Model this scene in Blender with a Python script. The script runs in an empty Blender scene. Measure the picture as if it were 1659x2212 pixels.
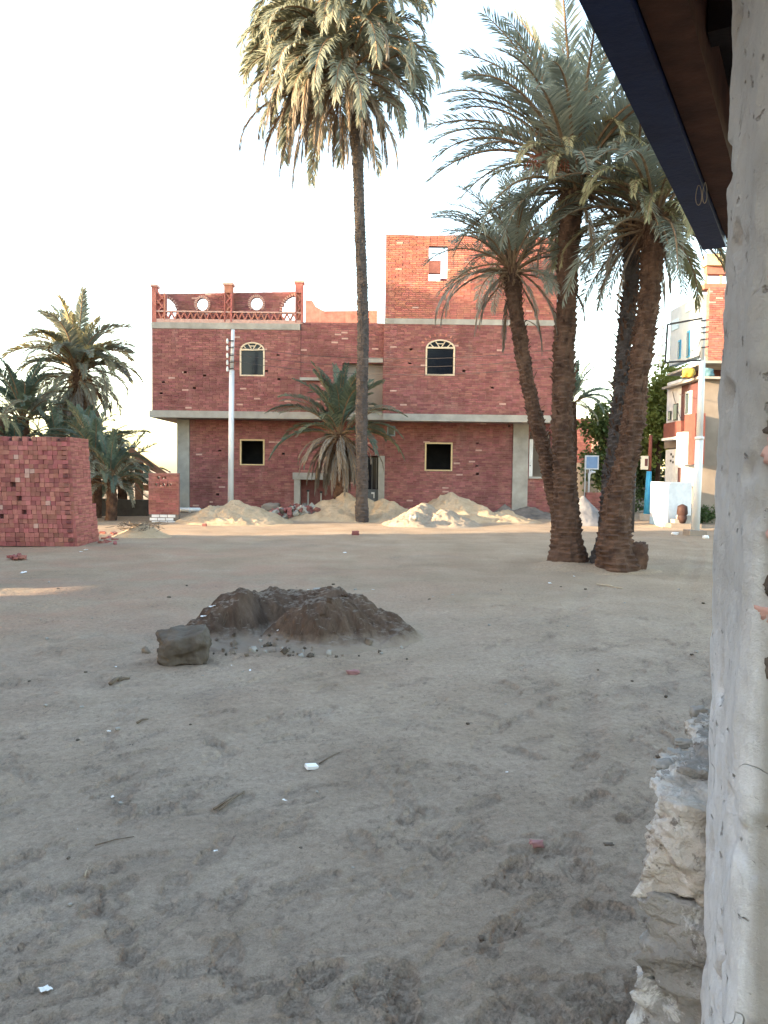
import bpy, math, random
import numpy as np
from mathutils import Vector, Matrix, noise as mnoise

# ------------------------------------------------------------------ camera, sky, sun, exposure
SC = bpy.context.scene
COL = SC.collection
FPX, PITCH, ROLL, EYE = 1720.0, math.radians(2.86), math.radians(0.7), 1.6
cd = bpy.data.cameras.new('camera'); cam = bpy.data.objects.new('camera', cd); COL.objects.link(cam)
cd.sensor_fit = 'VERTICAL'; cd.sensor_height = 36.0; cd.lens = 36.0*FPX/2212.0
cd.clip_start = 0.05; cd.clip_end = 3000
CM = Matrix.Rotation(math.pi/2-PITCH, 3, 'X') @ Matrix.Rotation(ROLL, 3, 'Z')
cam.matrix_world = Matrix.Translation((0, 0, EYE)) @ CM.to_4x4()
SC.camera = cam

SUN_AZ = (-0.955, -0.297)          # horizontal direction towards the sun
SUN_EL = math.radians(11.0)
w = bpy.data.worlds.new('World'); SC.world = w; w.use_nodes = True
nt = w.node_tree
sky = nt.nodes.new('ShaderNodeTexSky'); sky.sky_type = 'NISHITA'; sky.sun_disc = False
sky.sun_elevation = SUN_EL; sky.sun_rotation = math.atan2(SUN_AZ[0], SUN_AZ[1])
sky.air_density = 1.0; sky.dust_density = 1.2; sky.ozone_density = 0.0
bg = nt.nodes['Background']; bg.inputs[1].default_value = 0.15
nt.links.new(sky.outputs[0], bg.inputs[0])
sl = bpy.data.lights.new('sun', 'SUN'); sl.energy = 3.2; sl.angle = math.radians(0.6); sl.color = (1.0, 0.76, 0.50)
so = bpy.data.objects.new('sun', sl); COL.objects.link(so)
sdir = Vector((SUN_AZ[0]*math.cos(SUN_EL), SUN_AZ[1]*math.cos(SUN_EL), math.sin(SUN_EL))).normalized()
so.rotation_euler = sdir.to_track_quat('Z', 'Y').to_euler()
so.location = (-20, -10, 20)
SC.view_settings.view_transform = 'Standard'; SC.view_settings.look = 'None'
SC.view_settings.exposure = 2.85; SC.view_settings.gamma = 1.0

# ------------------------------------------------------------------ helpers
rnd = random.Random(7)
ORG = {}
def ray(px, py): return CM @ Vector(((px-829.5)/FPX, -(py-1106)/FPX, -1.0))
def at(px, py, Y):                     # pixel (1659 wide) -> point on the plane y = Y
    v = ray(px, py); t = Y/v.y; return Vector((v.x*t, Y, EYE+v.z*t))
def atX(px, py, X):
    v = ray(px, py); t = X/v.x; return Vector((X, v.y*t, EYE+v.z*t))
def gr(px, py, z=0.0):                 # pixel -> point at height z
    v = ray(px, py); t = (z-EYE)/v.z; return Vector((v.x*t, v.y*t, z))

def hash2(ix, iy, s):
    n = (ix*374761393 + iy*668265263 + s*974711) & 0xffffffff
    n = ((n ^ (n >> 13))*1274126177) & 0xffffffff
    return ((n ^ (n >> 16)) & 0xffff)/65535.0
def vn(x, y, s=0):
    x = np.asarray(x, dtype=float); y = np.asarray(y, dtype=float)
    ix = np.floor(x).astype(np.int64); iy = np.floor(y).astype(np.int64)
    fx = x-ix; fy = y-iy; fx = fx*fx*(3-2*fx); fy = fy*fy*(3-2*fy)
    a = hash2(ix, iy, s); b = hash2(ix+1, iy, s); c = hash2(ix, iy+1, s); d = hash2(ix+1, iy+1, s)
    return (a*(1-fx)+b*fx)*(1-fy)+(c*(1-fx)+d*fx)*fy-0.5
def fbm(x, y, s=0, o=4, g=0.5):
    r = 0; a = 1.0
    for k in range(o):
        r = r+a*vn(np.asarray(x)*2**k+k*17.3, np.asarray(y)*2**k-k*9.1, s+k*31); a *= g
    return r
def n3(p, sc=1.0, o=3):
    return mnoise.fractal(Vector(p)*sc, 0.9, 2.0, o)

class MB:
    def __init__(s): s.v = []; s.f = []; s.m = []
    def quad(s, a, b, c, d, mi=0):
        n = len(s.v); s.v += [tuple(a), tuple(b), tuple(c), tuple(d)]; s.f.append((n, n+1, n+2, n+3)); s.m.append(mi)
    def poly(s, pts, mi=0):
        n = len(s.v); s.v += [tuple(p) for p in pts]; s.f.append(tuple(range(n, n+len(pts)))); s.m.append(mi)
    def box(s, x0, x1, y0, y1, z0, z1, mi=0):
        n = len(s.v)
        s.v += [(x0,y0,z0),(x1,y0,z0),(x1,y1,z0),(x0,y1,z0),(x0,y0,z1),(x1,y0,z1),(x1,y1,z1),(x0,y1,z1)]
        for q in ((0,3,2,1),(4,5,6,7),(0,1,5,4),(1,2,6,5),(2,3,7,6),(3,0,4,7)):
            s.f.append(tuple(n+i for i in q)); s.m.append(mi)
        return s
    def obox(s, c, ax, ay, az, mi=0):        # oriented box from centre and three half-axis vectors
        n = len(s.v); c = Vector(c); ax = Vector(ax); ay = Vector(ay); az = Vector(az)
        for k in (-1, 1):
            for i, j in ((-1,-1),(1,-1),(1,1),(-1,1)): s.v.append(tuple(c+ax*i+ay*j+az*k))
        for q in ((0,3,2,1),(4,5,6,7),(0,1,5,4),(1,2,6,5),(2,3,7,6),(3,0,4,7)):
            s.f.append(tuple(n+i for i in q)); s.m.append(mi)
        return s
    def bar(s, a, b, w, h=None, up=(0,0,1), mi=0):
        a = Vector(a); b = Vector(b); h = h or w; t = (b-a).normalized(); up = Vector(up)
        if abs(t.dot(up)) > 0.98: up = Vector((0,1,0)) if abs(t.y) < .9 else Vector((1,0,0))
        sd = t.cross(up).normalized(); u = sd.cross(t)
        return s.obox((a+b)/2, (b-a)/2, sd*w/2, u*h/2, mi)
    def tube(s, pts, rad, seg=6, mi=0, cap=True):
        pts = [Vector(p) for p in pts]
        if not hasattr(rad, '__len__'): rad = [rad]*len(pts)
        n0 = len(s.v); prev = None
        for i, p in enumerate(pts):
            t = (pts[min(i+1, len(pts)-1)]-pts[max(i-1, 0)]).normalized()
            if prev is None:
                r = Vector((0,0,1)) if abs(t.z) < .9 else Vector((1,0,0))
                sd = t.cross(r).normalized()
            else: sd = (prev-t*prev.dot(t)).normalized()
            prev = sd; u = sd.cross(t)
            for k in range(seg):
                a = 2*math.pi*k/seg; s.v.append(tuple(p+(sd*math.cos(a)+u*math.sin(a))*rad[i]))
        for i in range(len(pts)-1):
            for k in range(seg):
                a = n0+i*seg+k; b = n0+i*seg+(k+1) % seg
                s.f.append((a, a+seg, b+seg, b)); s.m.append(mi)
        if cap:
            s.f.append(tuple(n0+k for k in range(seg))); s.m.append(mi)
            e = n0+(len(pts)-1)*seg; s.f.append(tuple(e+k for k in reversed(range(seg)))); s.m.append(mi)
        return s
    def mesh(s, name, mats, off=None, smooth=False):
        me = bpy.data.meshes.new(name)
        v = s.v if off is None else [(a-off[0], b-off[1], c-off[2]) for a, b, c in s.v]
        me.from_pydata(v, [], s.f)
        if not isinstance(mats, (list, tuple)): mats = [mats]
        for m in mats: me.materials.append(m)
        if len(mats) > 1: me.polygons.foreach_set('material_index', s.m)
        if smooth: me.polygons.foreach_set('use_smooth', [True]*len(s.f))
        me.update(); return me

def tag(o, label=None, cat=None, group=None, kind=None):
    if label: o['label'] = label
    if cat: o['category'] = cat
    if group: o['group'] = group
    if kind: o['kind'] = kind
    return o
def link(name, data, parent=None, loc=(0,0,0), rz=0.0, sc=None):
    o = bpy.data.objects.new(name, data); COL.objects.link(o); o.location = loc
    if rz: o.rotation_euler = (0, 0, rz)
    if sc: o.scale = (sc, sc, sc)
    if parent: o.parent = parent
    ORG[o.name] = Vector(loc)+(ORG[parent.name] if parent else Vector((0,0,0)))
    return o
def thing(name, label, cat, loc=(0,0,0), group=None):
    return tag(link(name, None, loc=loc), label, cat, group)
def part(name, mb, mats, parent, smooth=False, kind=None, label=None):       # mb in world coordinates
    o = link(name, mb.mesh(name, mats, ORG[parent.name], smooth), parent)
    return tag(o, label=label, kind=kind)
def solo(name, mb, mats, loc, label=None, cat=None, group=None, kind=None, smooth=False):
    return tag(link(name, mb.mesh(name, mats, loc, smooth), loc=loc), label, cat, group, kind)

# ------------------------------------------------------------------ materials
def new_mat(name):
    m = bpy.data.materials.new(name); m.use_nodes = True
    n = m.node_tree; return m, n, n.nodes['Principled BSDF']
def N(n, t, **k):
    x = n.nodes.new(t)
    for a, b in k.items(): setattr(x, a, b)
    return x
def ramp(n, fac, stops):
    r = N(n, 'ShaderNodeValToRGB'); e = r.color_ramp.elements
    while len(e) < len(stops): e.new(0.5)
    for i, (p, c) in enumerate(stops): e[i].position = p; e[i].color = (*c, 1) if len(c) == 3 else c
    n.links.new(fac, r.inputs[0]); return r.outputs[0]
def mixc(n, fac, a, b, mode='MIX'):
    x = N(n, 'ShaderNodeMix', data_type='RGBA', blend_type=mode)
    for s, v in ((0, fac), (6, a), (7, b)):
        if hasattr(v, 'links'): n.links.new(v, x.inputs[s])
        else: x.inputs[s].default_value = v if s == 0 else (*v, 1)
    return x.outputs[2]
def noise(n, co, scale, detail=4, rough=0.55, dist=0.0):
    t = N(n, 'ShaderNodeTexNoise'); t.inputs['Scale'].default_value = scale; t.inputs['Detail'].default_value = detail
    t.inputs['Roughness'].default_value = rough; t.inputs['Distortion'].default_value = dist
    n.links.new(co, t.inputs['Vector']); return t.outputs['Fac']
def scaled(n, co, s):
    v = N(n, 'ShaderNodeVectorMath', operation='MULTIPLY'); n.links.new(co, v.inputs[0]); v.inputs[1].default_value = s
    return v.outputs[0]
def math_(n, op, a, b=0.5, c=None):
    x = N(n, 'ShaderNodeMath', operation=op)
    for i, v in enumerate((a, b) if c is None else (a, b, c)):
        if hasattr(v, 'links'): n.links.new(v, x.inputs[i])
        else: x.inputs[i].default_value = v
    return x.outputs[0]
def bump(n, b, h, dist, strength=1.0, prev=None):
    x = N(n, 'ShaderNodeBump'); x.inputs['Strength'].default_value = strength; x.inputs['Distance'].default_value = dist
    n.links.new(h, x.inputs['Height'])
    if prev is not None: n.links.new(prev, x.inputs['Normal'])
    n.links.new(x.outputs[0], b.inputs['Normal']); return x.outputs[0]
def mk(name, ca, cb, scale=6.0, rough=0.9, bmp=0.0, bscale=None, island=0.0, hue=None, stretch=None, spec=0.2, detail=5, pos=True, metal=0.0, contrast=(0.3, 0.7), stain=0.0):
    """two-tone weathered surface, optional per-piece tone and fine relief"""
    m, n, b = new_mat(name)
    co = N(n, 'ShaderNodeNewGeometry').outputs['Position'] if pos else N(n, 'ShaderNodeTexCoord').outputs['Object']
    if stretch: co = scaled(n, co, stretch)
    f = noise(n, co, scale, detail)
    c = ramp(n, f, [(contrast[0], ca), (contrast[1], cb)])
    if stain:                            # batches of brick, dust and rain marks over whole walls
        gp = N(n, 'ShaderNodeNewGeometry').outputs['Position']
        sv = ramp(n, noise(n, scaled(n, gp, (.55,.55,.8)), 1.0, 6, .62, .6), [(.28, (1-stain,)*3), (.5, (1,1,1)), (.75, (1+stain*.6,)*3)])
        c = mixc(n, 1.0, c, sv, 'MULTIPLY')
        c = mixc(n, math_(n, 'MULTIPLY', ramp(n, noise(n, scaled(n, gp, (1.4,1.4,.35)), 1.3, 5, .65), [(.56, (0,0,0)), (.75, (1,1,1))]), stain), c, (.36,.26,.23))
    if island:
        g = N(n, 'ShaderNodeNewGeometry').outputs['Random Per Island']; oi = N(n, 'ShaderNodeObjectInfo').outputs['Random']
        r = math_(n, 'FRACT', math_(n, 'ADD', g, oi))
        v = math_(n, 'MULTIPLY_ADD', r, 2*island, 1-island)
        h = N(n, 'ShaderNodeHueSaturation'); n.links.new(c, h.inputs['Color']); n.links.new(v, h.inputs['Value'])
        if hue:
            r2 = math_(n, 'FRACT', math_(n, 'MULTIPLY', r, 7.31))
            n.links.new(math_(n, 'MULTIPLY_ADD', r2, 2*hue, 0.5-hue), h.inputs['Hue'])
        c = h.outputs[0]
    n.links.new(c, b.inputs['Base Color']); b.inputs['Roughness'].default_value = rough; b.inputs['Metallic'].default_value = metal
    b.inputs['Specular IOR Level'].default_value = spec
    if bmp: bump(n, b, noise(n, co, bscale or scale*4, 6, 0.6), bmp)
    return m

M = {}
M['brick'] = mk('facade_brick', (.215,.082,.076), (.305,.132,.118), 5, .92, .004, 60, island=.24, hue=.012, stain=.38)
M['brick_new'] = mk('upper_brick', (.34,.122,.095), (.44,.18,.135), 5, .92, .004, 60, island=.2, hue=.012, stain=.25)
M['stack_brick'] = mk('stacked_brick', (.28,.10,.085), (.39,.155,.13), 9, .9, .003, 80, island=.3, hue=.014, stain=.2)
M['pale_brick'] = mk('pale_clay', (.46,.27,.225), (.56,.37,.31), 9, .9, .003, 80)
M['mortar'] = mk('mortar', (.19,.085,.075), (.30,.16,.14), 14, .95, .006, 50)
M['concrete'] = mk('raw_concrete', (.27,.255,.225), (.40,.38,.34), 2.5, .9, .006, 30, detail=8)
M['dark_conc'] = mk('stained_plinth', (.085,.075,.068), (.19,.165,.145), 3, .95, .01, 20)
M['wood_yel'] = mk('pale_window_wood', (.56,.42,.22), (.66,.52,.30), 20, .6, .001, 80)
M['cream_wood'] = mk('cream_window_wood', (.58,.47,.33), (.68,.57,.43), 20, .6, .001, 80)
M['dark_in'] = mk('painted_shade', (.022,.022,.026), (.035,.034,.036), 3, .9)  # near-black colour standing in for shade in rooms and brick holes
m, n, b = new_mat('window_glass'); b.inputs['Base Color'].default_value = (.006,.008,.014,1); b.inputs['Roughness'].default_value = .12; b.inputs['Specular IOR Level'].default_value = .25; M['glass'] = m
M['white_paint'] = mk('whitewash', (.58,.60,.62), (.74,.76,.78), 5, .8, .003, 30)
M['blue_white'] = mk('pale_blue_paint', (.42,.60,.70), (.52,.68,.76), 4, .7)
M['blue_paint'] = mk('blue_paint', (.03,.22,.44), (.05,.30,.52), 6, .5, .002, 30)
M['maroon'] = mk('maroon_paint', (.085,.040,.042), (.13,.062,.060), 6, .8, .003, 30)
M['redwall'] = mk('red_render', (.13,.045,.038), (.19,.07,.055), 6, .8, .003, 30)
M['grey_wall'] = mk('grey_render', (.20,.165,.135), (.27,.23,.19), 1.5, .9, .004, 12)
M['steel'] = mk('galvanised_steel', (.52,.54,.55), (.70,.72,.73), 5, .5, .002, 30, metal=.15, stretch=(1,1,.2))
M['dark_metal'] = mk('dark_iron', (.035,.033,.035), (.06,.055,.055), 10, .5)
M['grey_door'] = mk('grey_metal_door', (.09,.10,.105), (.13,.14,.145), 6, .5)
M['pvc'] = mk('white_pvc', (.60,.60,.57), (.72,.72,.70), 5, .4)
M['frond'] = None
def leaf_mat(name, stops, trans=.25, rough=.55):
    m, n, b = new_mat(name)
    g = N(n, 'ShaderNodeNewGeometry').outputs['Random Per Island']; oi = N(n, 'ShaderNodeObjectInfo').outputs['Random']
    r = math_(n, 'FRACT', math_(n, 'ADD', math_(n, 'MULTIPLY', g, .45), math_(n, 'MULTIPLY', oi, .75)))
    c = ramp(n, r, stops)
    n.links.new(c, b.inputs['Base Color']); b.inputs['Roughness'].default_value = rough; b.inputs['Specular IOR Level'].default_value = .35
    t = N(n, 'ShaderNodeBsdfTranslucent'); n.links.new(c, t.inputs[0])
    mx = N(n, 'ShaderNodeMixShader'); mx.inputs[0].default_value = trans
    n.links.new(b.outputs[0], mx.inputs[1]); n.links.new(t.outputs[0], mx.inputs[2])
    n.links.new(mx.outputs[0], n.nodes['Material Output'].inputs[0])
    return m
M['frond'] = leaf_mat('palm_leaf', [(0, (.145,.17,.14)), (.45, (.225,.25,.20)), (.8, (.295,.31,.24)), (1, (.37,.365,.28))], .42)
M['frond_yel'] = leaf_mat('yellowing_sunlit_palm_leaf', [(0, (.22,.22,.12)), (.5, (.33,.31,.17)), (1, (.45,.39,.23))], .35)  # yellowing fronds, and sunlight put into colour on the left palms
M['frond_dark'] = leaf_mat('grove_palm_leaf', [(0, (.075,.11,.09)), (.6, (.12,.165,.12)), (1, (.19,.21,.13))], .35)
M['dead'] = leaf_mat('dead_palm_leaf', [(0, (.13,.112,.092)), (.5, (.21,.183,.15)), (1, (.31,.27,.22))], .12, .8)
M['leaf'] = leaf_mat('tree_leaf', [(0, (.035,.06,.02)), (.6, (.07,.11,.035)), (1, (.12,.15,.04))])
M['leaf_yel'] = leaf_mat('painted_sun_leaf', [(0, (.16,.19,.04)), (.5, (.28,.29,.07)), (1, (.42,.38,.10))], .4)  # sunlight on the lane tree put into the leaf colour
M['trunk'] = mk('palm_trunk', (.045,.026,.019), (.135,.078,.052), 6, .95, .02, 25, detail=7)
M['trunk_grey'] = mk('tall_palm_trunk', (.042,.036,.034), (.10,.084,.077), 6, .95, .015, 25, detail=7)
M['fibre'] = mk('palm_fibre', (.10,.055,.035), (.20,.12,.075), 15, .95, .01, 60)
M['fruit'] = mk('date_stalk', (.24,.07,.05), (.34,.13,.08), 15, .8)
M['stub'] = mk('leaf_base', (.13,.08,.05), (.26,.18,.11), 12, .9)

# sandy yard
def ground_material():
    m, n, b = new_mat('yard_sand')
    co = N(n, 'ShaderNodeNewGeometry').outputs['Position']
    sep = N(n, 'ShaderNodeSeparateXYZ'); n.links.new(co, sep.inputs[0])
    grey = ramp(n, noise(n, co, 1.3, 6, .6, .4), [(.30, (.30,.243,.19)), (.5, (.37,.305,.242)), (.72, (.435,.365,.295))])
    sand = ramp(n, noise(n, co, .9, 6, .6, .3), [(.30, (.30,.222,.152)), (.55, (.375,.285,.20)), (.75, (.43,.335,.245))])
    # greyer near the porch, warmer tan towards the house
    yy = math_(n, 'ADD', sep.outputs[1], math_(n, 'MULTIPLY', math_(n, 'SUBTRACT', noise(n, co, .28, 4), .5), 12.0))
    f = N(n, 'ShaderNodeMapRange'); f.inputs[1].default_value = 2.5; f.inputs[2].default_value = 13.0
    n.links.new(yy, f.inputs[0])
    c = mixc(n, f.outputs[0], grey, sand)
    # brick dust trodden around the stacked bricks
    d = N(n, 'ShaderNodeVectorMath', operation='DISTANCE'); sc2 = scaled(n, co, (1, 1.0, 0)); n.links.new(sc2, d.inputs[0]); d.inputs[1].default_value = (-5.2, 12.5, 0)
    r = N(n, 'ShaderNodeMapRange'); r.inputs[1].default_value = 1.0; r.inputs[2].default_value = 9.0; r.inputs[3].default_value = 1.0; r.inputs[4].default_value = 0
    n.links.new(d.outputs['Value'], r.inputs[0])
    patch = ramp(n, noise(n, co, .75, 5, .65, .6), [(.42, (0,0,0)), (.62, (1,1,1))])
    c = mixc(n, math_(n, 'MULTIPLY', r.outputs[0], math_(n, 'MULTIPLY', patch, .75)), c, (.41,.25,.18))
    # damp dark blotches and fine grain
    c = mixc(n, ramp(n, noise(n, co, .55, 5, .6, .8), [(.56, (0,0,0)), (.74, (.4,.4,.4))]), c, (.22,.185,.155))
    c = mixc(n, .55, c, ramp(n, noise(n, co, 26, 5, .75), [(.25, (.28,.28,.28)), (.5, (.5,.5,.5)), (.75, (.70,.70,.70))]), 'OVERLAY')
    c = mixc(n, .5, c, ramp(n, noise(n, co, 150, 3, .8), [(.3, (.30,.30,.30)), (.7, (.68,.68,.68))]), 'OVERLAY')
    # bits of straw, dung and char trodden into the dirt
    spk = math_(n, 'MULTIPLY', ramp(n, noise(n, scaled(n, co, (1, .6, 1)), 38, 4, .62, .5), [(.565, (0,0,0)), (.63, (1,1,1))]), ramp(n, noise(n, co, 1.4, 5, .65), [(.38, (.15,.15,.15)), (.60, (1,1,1))]))
    c = mixc(n, math_(n, 'MULTIPLY', spk, .5), c, (.15,.12,.098))
    spk2 = ramp(n, noise(n, co, 62, 3, .6), [(.69, (0,0,0)), (.73, (1,1,1))])
    c = mixc(n, math_(n, 'MULTIPLY', spk2, .55), c, (.10,.085,.072))
    n.links.new(c, b.inputs['Base Color']); b.inputs['Roughness'].default_value = .96; b.inputs['Specular IOR Level'].default_value = .1
    vr = N(n, 'ShaderNodeVectorRotate', rotation_type='Z_AXIS'); vr.inputs['Angle'].default_value = math.radians(-33); n.links.new(co, vr.inputs['Vector'])
    p0 = bump(n, b, noise(n, scaled(n, vr.outputs[0], (3.2, 9.5, 1)), 1.6, 7, .72, .4), .035, 1)
    p = bump(n, b, noise(n, co, 20, 7, .70), .026, 1, p0)
    bump(n, b, noise(n, co, 120, 4, .7), .006, 1, p)
    return m
M['ground'] = ground_material()
def heap_mat(name, a, bb, c, sc=3.0):
    m, n, b = new_mat(name)
    co = N(n, 'ShaderNodeNewGeometry').outputs['Position']
    col = ramp(n, noise(n, co, sc, 6, .62, .5), [(.28, a), (.5, bb), (.75, c)])
    col = mixc(n, .5, col, ramp(n, noise(n, co, 60, 4, .8), [(.3, (.3,.3,.3)), (.7, (.7,.7,.7))]), 'OVERLAY')
    n.links.new(col, b.inputs['Base Color']); b.inputs['Roughness'].default_value = .97; b.inputs['Specular IOR Level'].default_value = .1
    bump(n, b, noise(n, co, 16, 7, .7), .05, 1)
    return m
M['sand'] = heap_mat('heap_sand', (.37,.27,.17), (.45,.34,.225), (.52,.405,.28))
M['gravelsand'] = heap_mat('gravelly_sand', (.27,.21,.155), (.33,.27,.205), (.39,.325,.25), 6)
def mud_material():
    m, n, b = new_mat('mud_mound')
    g = N(n, 'ShaderNodeNewGeometry'); co = g.outputs['Position']
    sep = N(n, 'ShaderNodeSeparateXYZ'); n.links.new(g.outputs['True Normal'], sep.inputs[0])
    mud = ramp(n, noise(n, scaled(n, co, (1,1,.35)), 9, 7, .7, .6), [(.28, (.055,.037,.027)), (.5, (.11,.075,.055)), (.75, (.18,.13,.098))])
    dirt = ramp(n, noise(n, co, 5, 6), [(.3, (.17,.14,.115)), (.7, (.26,.22,.18))])
    up = math_(n, 'ADD', sep.outputs[2], math_(n, 'MULTIPLY', math_(n, 'SUBTRACT', noise(n, co, 5, 5), .5), .35))
    c = mixc(n, ramp(n, up, [(.80, (0,0,0)), (.97, (1,1,1))]), mud, dirt)
    sz = N(n, 'ShaderNodeSeparateXYZ'); n.links.new(co, sz.inputs[0])      # blown sand banked against the foot
    ft = math_(n, 'ADD', sz.outputs[2], math_(n, 'MULTIPLY', math_(n, 'SUBTRACT', noise(n, co, 6, 5, .65), .5), .16))
    fm_ = N(n, 'ShaderNodeMapRange'); fm_.inputs[1].default_value = .03; fm_.inputs[2].default_value = .13; fm_.inputs[3].default_value = 1; fm_.inputs[4].default_value = 0; n.links.new(ft, fm_.inputs[0])
    c = mixc(n, fm_.outputs[0], c, (.30,.245,.195))
    n.links.new(c, b.inputs['Base Color']); b.inputs['Roughness'].default_value = .97; b.inputs['Specular IOR Level'].default_value = .1
    p = bump(n, b, noise(n, scaled(n, co, (1,1,.3)), 34, 7, .75), .03, 1)
    bump(n, b, noise(n, co, 110, 4, .7), .008, 1, p)
    return m
M['mud'] = mud_material()
M['rock'] = mk('brown_rock', (.07,.056,.044), (.135,.112,.09), 6, .95, .02, 18, detail=8, pos=True)
M['slab_stone'] = mk('pale_stone', (.24,.23,.21), (.36,.345,.315), 9, .9, .006, 40)
M['paper'] = mk('white_scrap', (.68,.69,.70), (.80,.81,.82), 20, .8)
M['pink'] = mk('pink_scrap', (.25,.13,.13), (.31,.17,.165), 20, .8)
M['stick'] = mk('dry_stick', (.10,.075,.055), (.19,.15,.11), 25, .9)
M['straw'] = mk('pale_stick', (.36,.30,.22), (.46,.40,.30), 25, .9)

# ------------------------------------------------------------------ ground
xs_n, GX = 560, None
def h_broad(x, y):
    r = .045*fbm(x*.35, y*.35, 3, 3)+.02*fbm(x*1.1+5, y*1.1, 9, 3)
    return r*np.clip((y-.5)/3, .3, 1)
s_in = np.linspace(-1, 1, 600)
s_out = np.array([1.06, 1.15, 1.35, 1.7, 2.4, 4, 7, 12, 22])
S = np.concatenate([-s_out[::-1], s_in, s_out])
ys = [-150, -80, -40, -20, -10, -5, -2, 0, .7, 1.2]
y = 1.5
while y < 34: ys.append(y); y += max(.0085, y*.0046)
ys += [36, 40, 46, 55, 70, 100, 150, 250, 450, 900, 1800]
ys = np.array(ys, dtype=float)
halfw = 1.5+.60*np.clip(ys, 0, 60)+np.clip(-ys, 0, 200)*.8+np.clip(ys-60, 0, 1e9)*.05
X = S[None, :]*halfw[:, None]; Yg = np.repeat(ys[:, None], len(S), 1)
Z = h_broad(X, Yg)
near = np.clip((16-Yg)/8, 0, 1)*np.clip((Yg-1.0)/.5, 0, 1)
Z += near*(.012*fbm(X*3.1, Yg*3.1, 21, 4)+.006*fbm(X*12, Yg*12, 23, 4, .6))
# wind and broom ridges running diagonally
uu = X*.82+Yg*.57; vv = -X*.57+Yg*.82
Z += near*.016*np.clip(fbm(uu*1.6, vv*8.0, 41, 3), -.1, 1)
rg = np.random.RandomState(5)
def rows(y0, y1):
    a = np.searchsorted(ys, y0); b = np.searchsorted(ys, y1); return slice(max(a, 1), max(b, a+1))
for k in range(620):                       # footprints
    d = 2.0+9.5*rg.rand()**1.25; fx = (rg.rand()*2-1)*(.62*d+.1); 
    an = math.radians(rg.choice([55, 60, 120, 35, 240])+rg.randn()*16)
    sl_ = rows(d-.22, d+.22); lx = X[sl_]-fx; ly = Yg[sl_]-d
    a = lx*math.cos(an)+ly*math.sin(an); c = -lx*math.sin(an)+ly*math.cos(an)
    q1 = ((a-.055)/.095)**2+(c/.05)**2; q2 = ((a+.095)/.052)**2+(c/.038)**2
    q = np.minimum(q1, q2); dep = (.0055+.008*rg.rand())*min(1, 4.5/d+.5)
    ins = np.clip((1.1-q)/.14, 0, 1); rim = np.exp(-((q-1.35)/.25)**2)
    tread = .45*np.sin(a*2*math.pi/.022) if rg.rand() < .75 else 0
    Z[sl_] += -dep*ins*(1+tread)+dep*.65*rim*(a*rg.choice([-1, 1]) > -.03)
for k in range(520):                       # drag lines and scuffs
    d = 2.1+7*rg.rand()**1.4; fx = (rg.rand()*2-1)*(.6*d); L = .07+.42*rg.rand()**2.5; an = math.radians(35+rg.randn()*22); cv = rg.randn()*1.1
    sl_ = rows(d-L*.7, d+L*.7); lx = X[sl_]-fx; ly = Yg[sl_]-d
    a = lx*math.cos(an)+ly*math.sin(an); c = -lx*math.sin(an)+ly*math.cos(an)-cv*a*a
    wd = .005+.007*rg.rand(); e = np.clip((L/2-np.abs(a))/.03, 0, 1)
    dp = .004+.006*rg.rand()
    Z[sl_] += e*dp*(-np.exp(-(c/wd)**2)+.7*np.exp(-((c-2*wd)/wd)**2))
for k in range(1300):                       # clods
    d = 2.1+9*rg.rand()**1.2; fx = (rg.rand()*2-1)*(.6*d); r0 = .007+.014*rg.rand()**2
    sl_ = rows(d-3*r0, d+3*r0); q = ((X[sl_]-fx)**2+(Yg[sl_]-d)**2)/(r0*r0)
    Z[sl_] += r0*.75*np.exp(-q)
for off in (-.72, .72):                    # shallow cart ruts bending towards the lane
    xc = .15+.33*Yg+off+.25*np.sin(Yg*.45)+.10*fbm(Yg*.5, Yg*0+off, 77, 2); e = np.clip((Yg-2.2)/1.5, 0, 1)*np.clip((24-Yg)/4, 0, 1)*(.55+1.2*np.clip(fbm(X*.8, Yg*.6, 78, 2)+.2, 0, .6))
    dd = (X-xc)/.11; Z += e*(-.013*np.exp(-dd**2)+.008*np.exp(-((np.abs(dd)-1.7)/.6)**2)+.004*np.exp(-dd**2)*np.sin(Yg*2*math.pi/.055)*np.clip((9-Yg)/4, 0, 1))
def gz(x, y):                              # ground height under a point
    return float(h_broad(np.array(x), np.array(y))+.020*fbm(np.array(x*3.1), np.array(y*3.1), 21, 4)*max(0, min(1, (16-y)/8)))
def grid_mesh(name, X, Y, Z, mat, off=(0,0,0)):
    ny, nx = X.shape
    co = np.stack([X-off[0], Y-off[1], Z-off[2]], -1).reshape(-1, 3).astype(np.float32)
    i = np.arange((ny-1)*(nx-1)); r = i//(nx-1); c = i % (nx-1); a = r*nx+c
    q = np.stack([a, a+1, a+nx+1, a+nx], -1).astype(np.int32)
    me = bpy.data.meshes.new(name); me.vertices.add(len(co)); me.vertices.foreach_set('co', co.ravel())
    me.loops.add(q.size); me.loops.foreach_set('vertex_index', q.ravel()); me.polygons.add(len(q))
    me.polygons.foreach_set('loop_start', np.arange(0, q.size, 4, dtype=np.int32)); me.polygons.foreach_set('loop_total', np.full(len(q), 4, np.int32))
    me.polygons.foreach_set('use_smooth', np.ones(len(q), bool)); me.materials.append(mat); me.update(calc_edges=True); me.validate(); return me
tag(link('ground', grid_mesh('ground', X, Yg, Z, M['ground'])), kind='structure')

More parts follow.
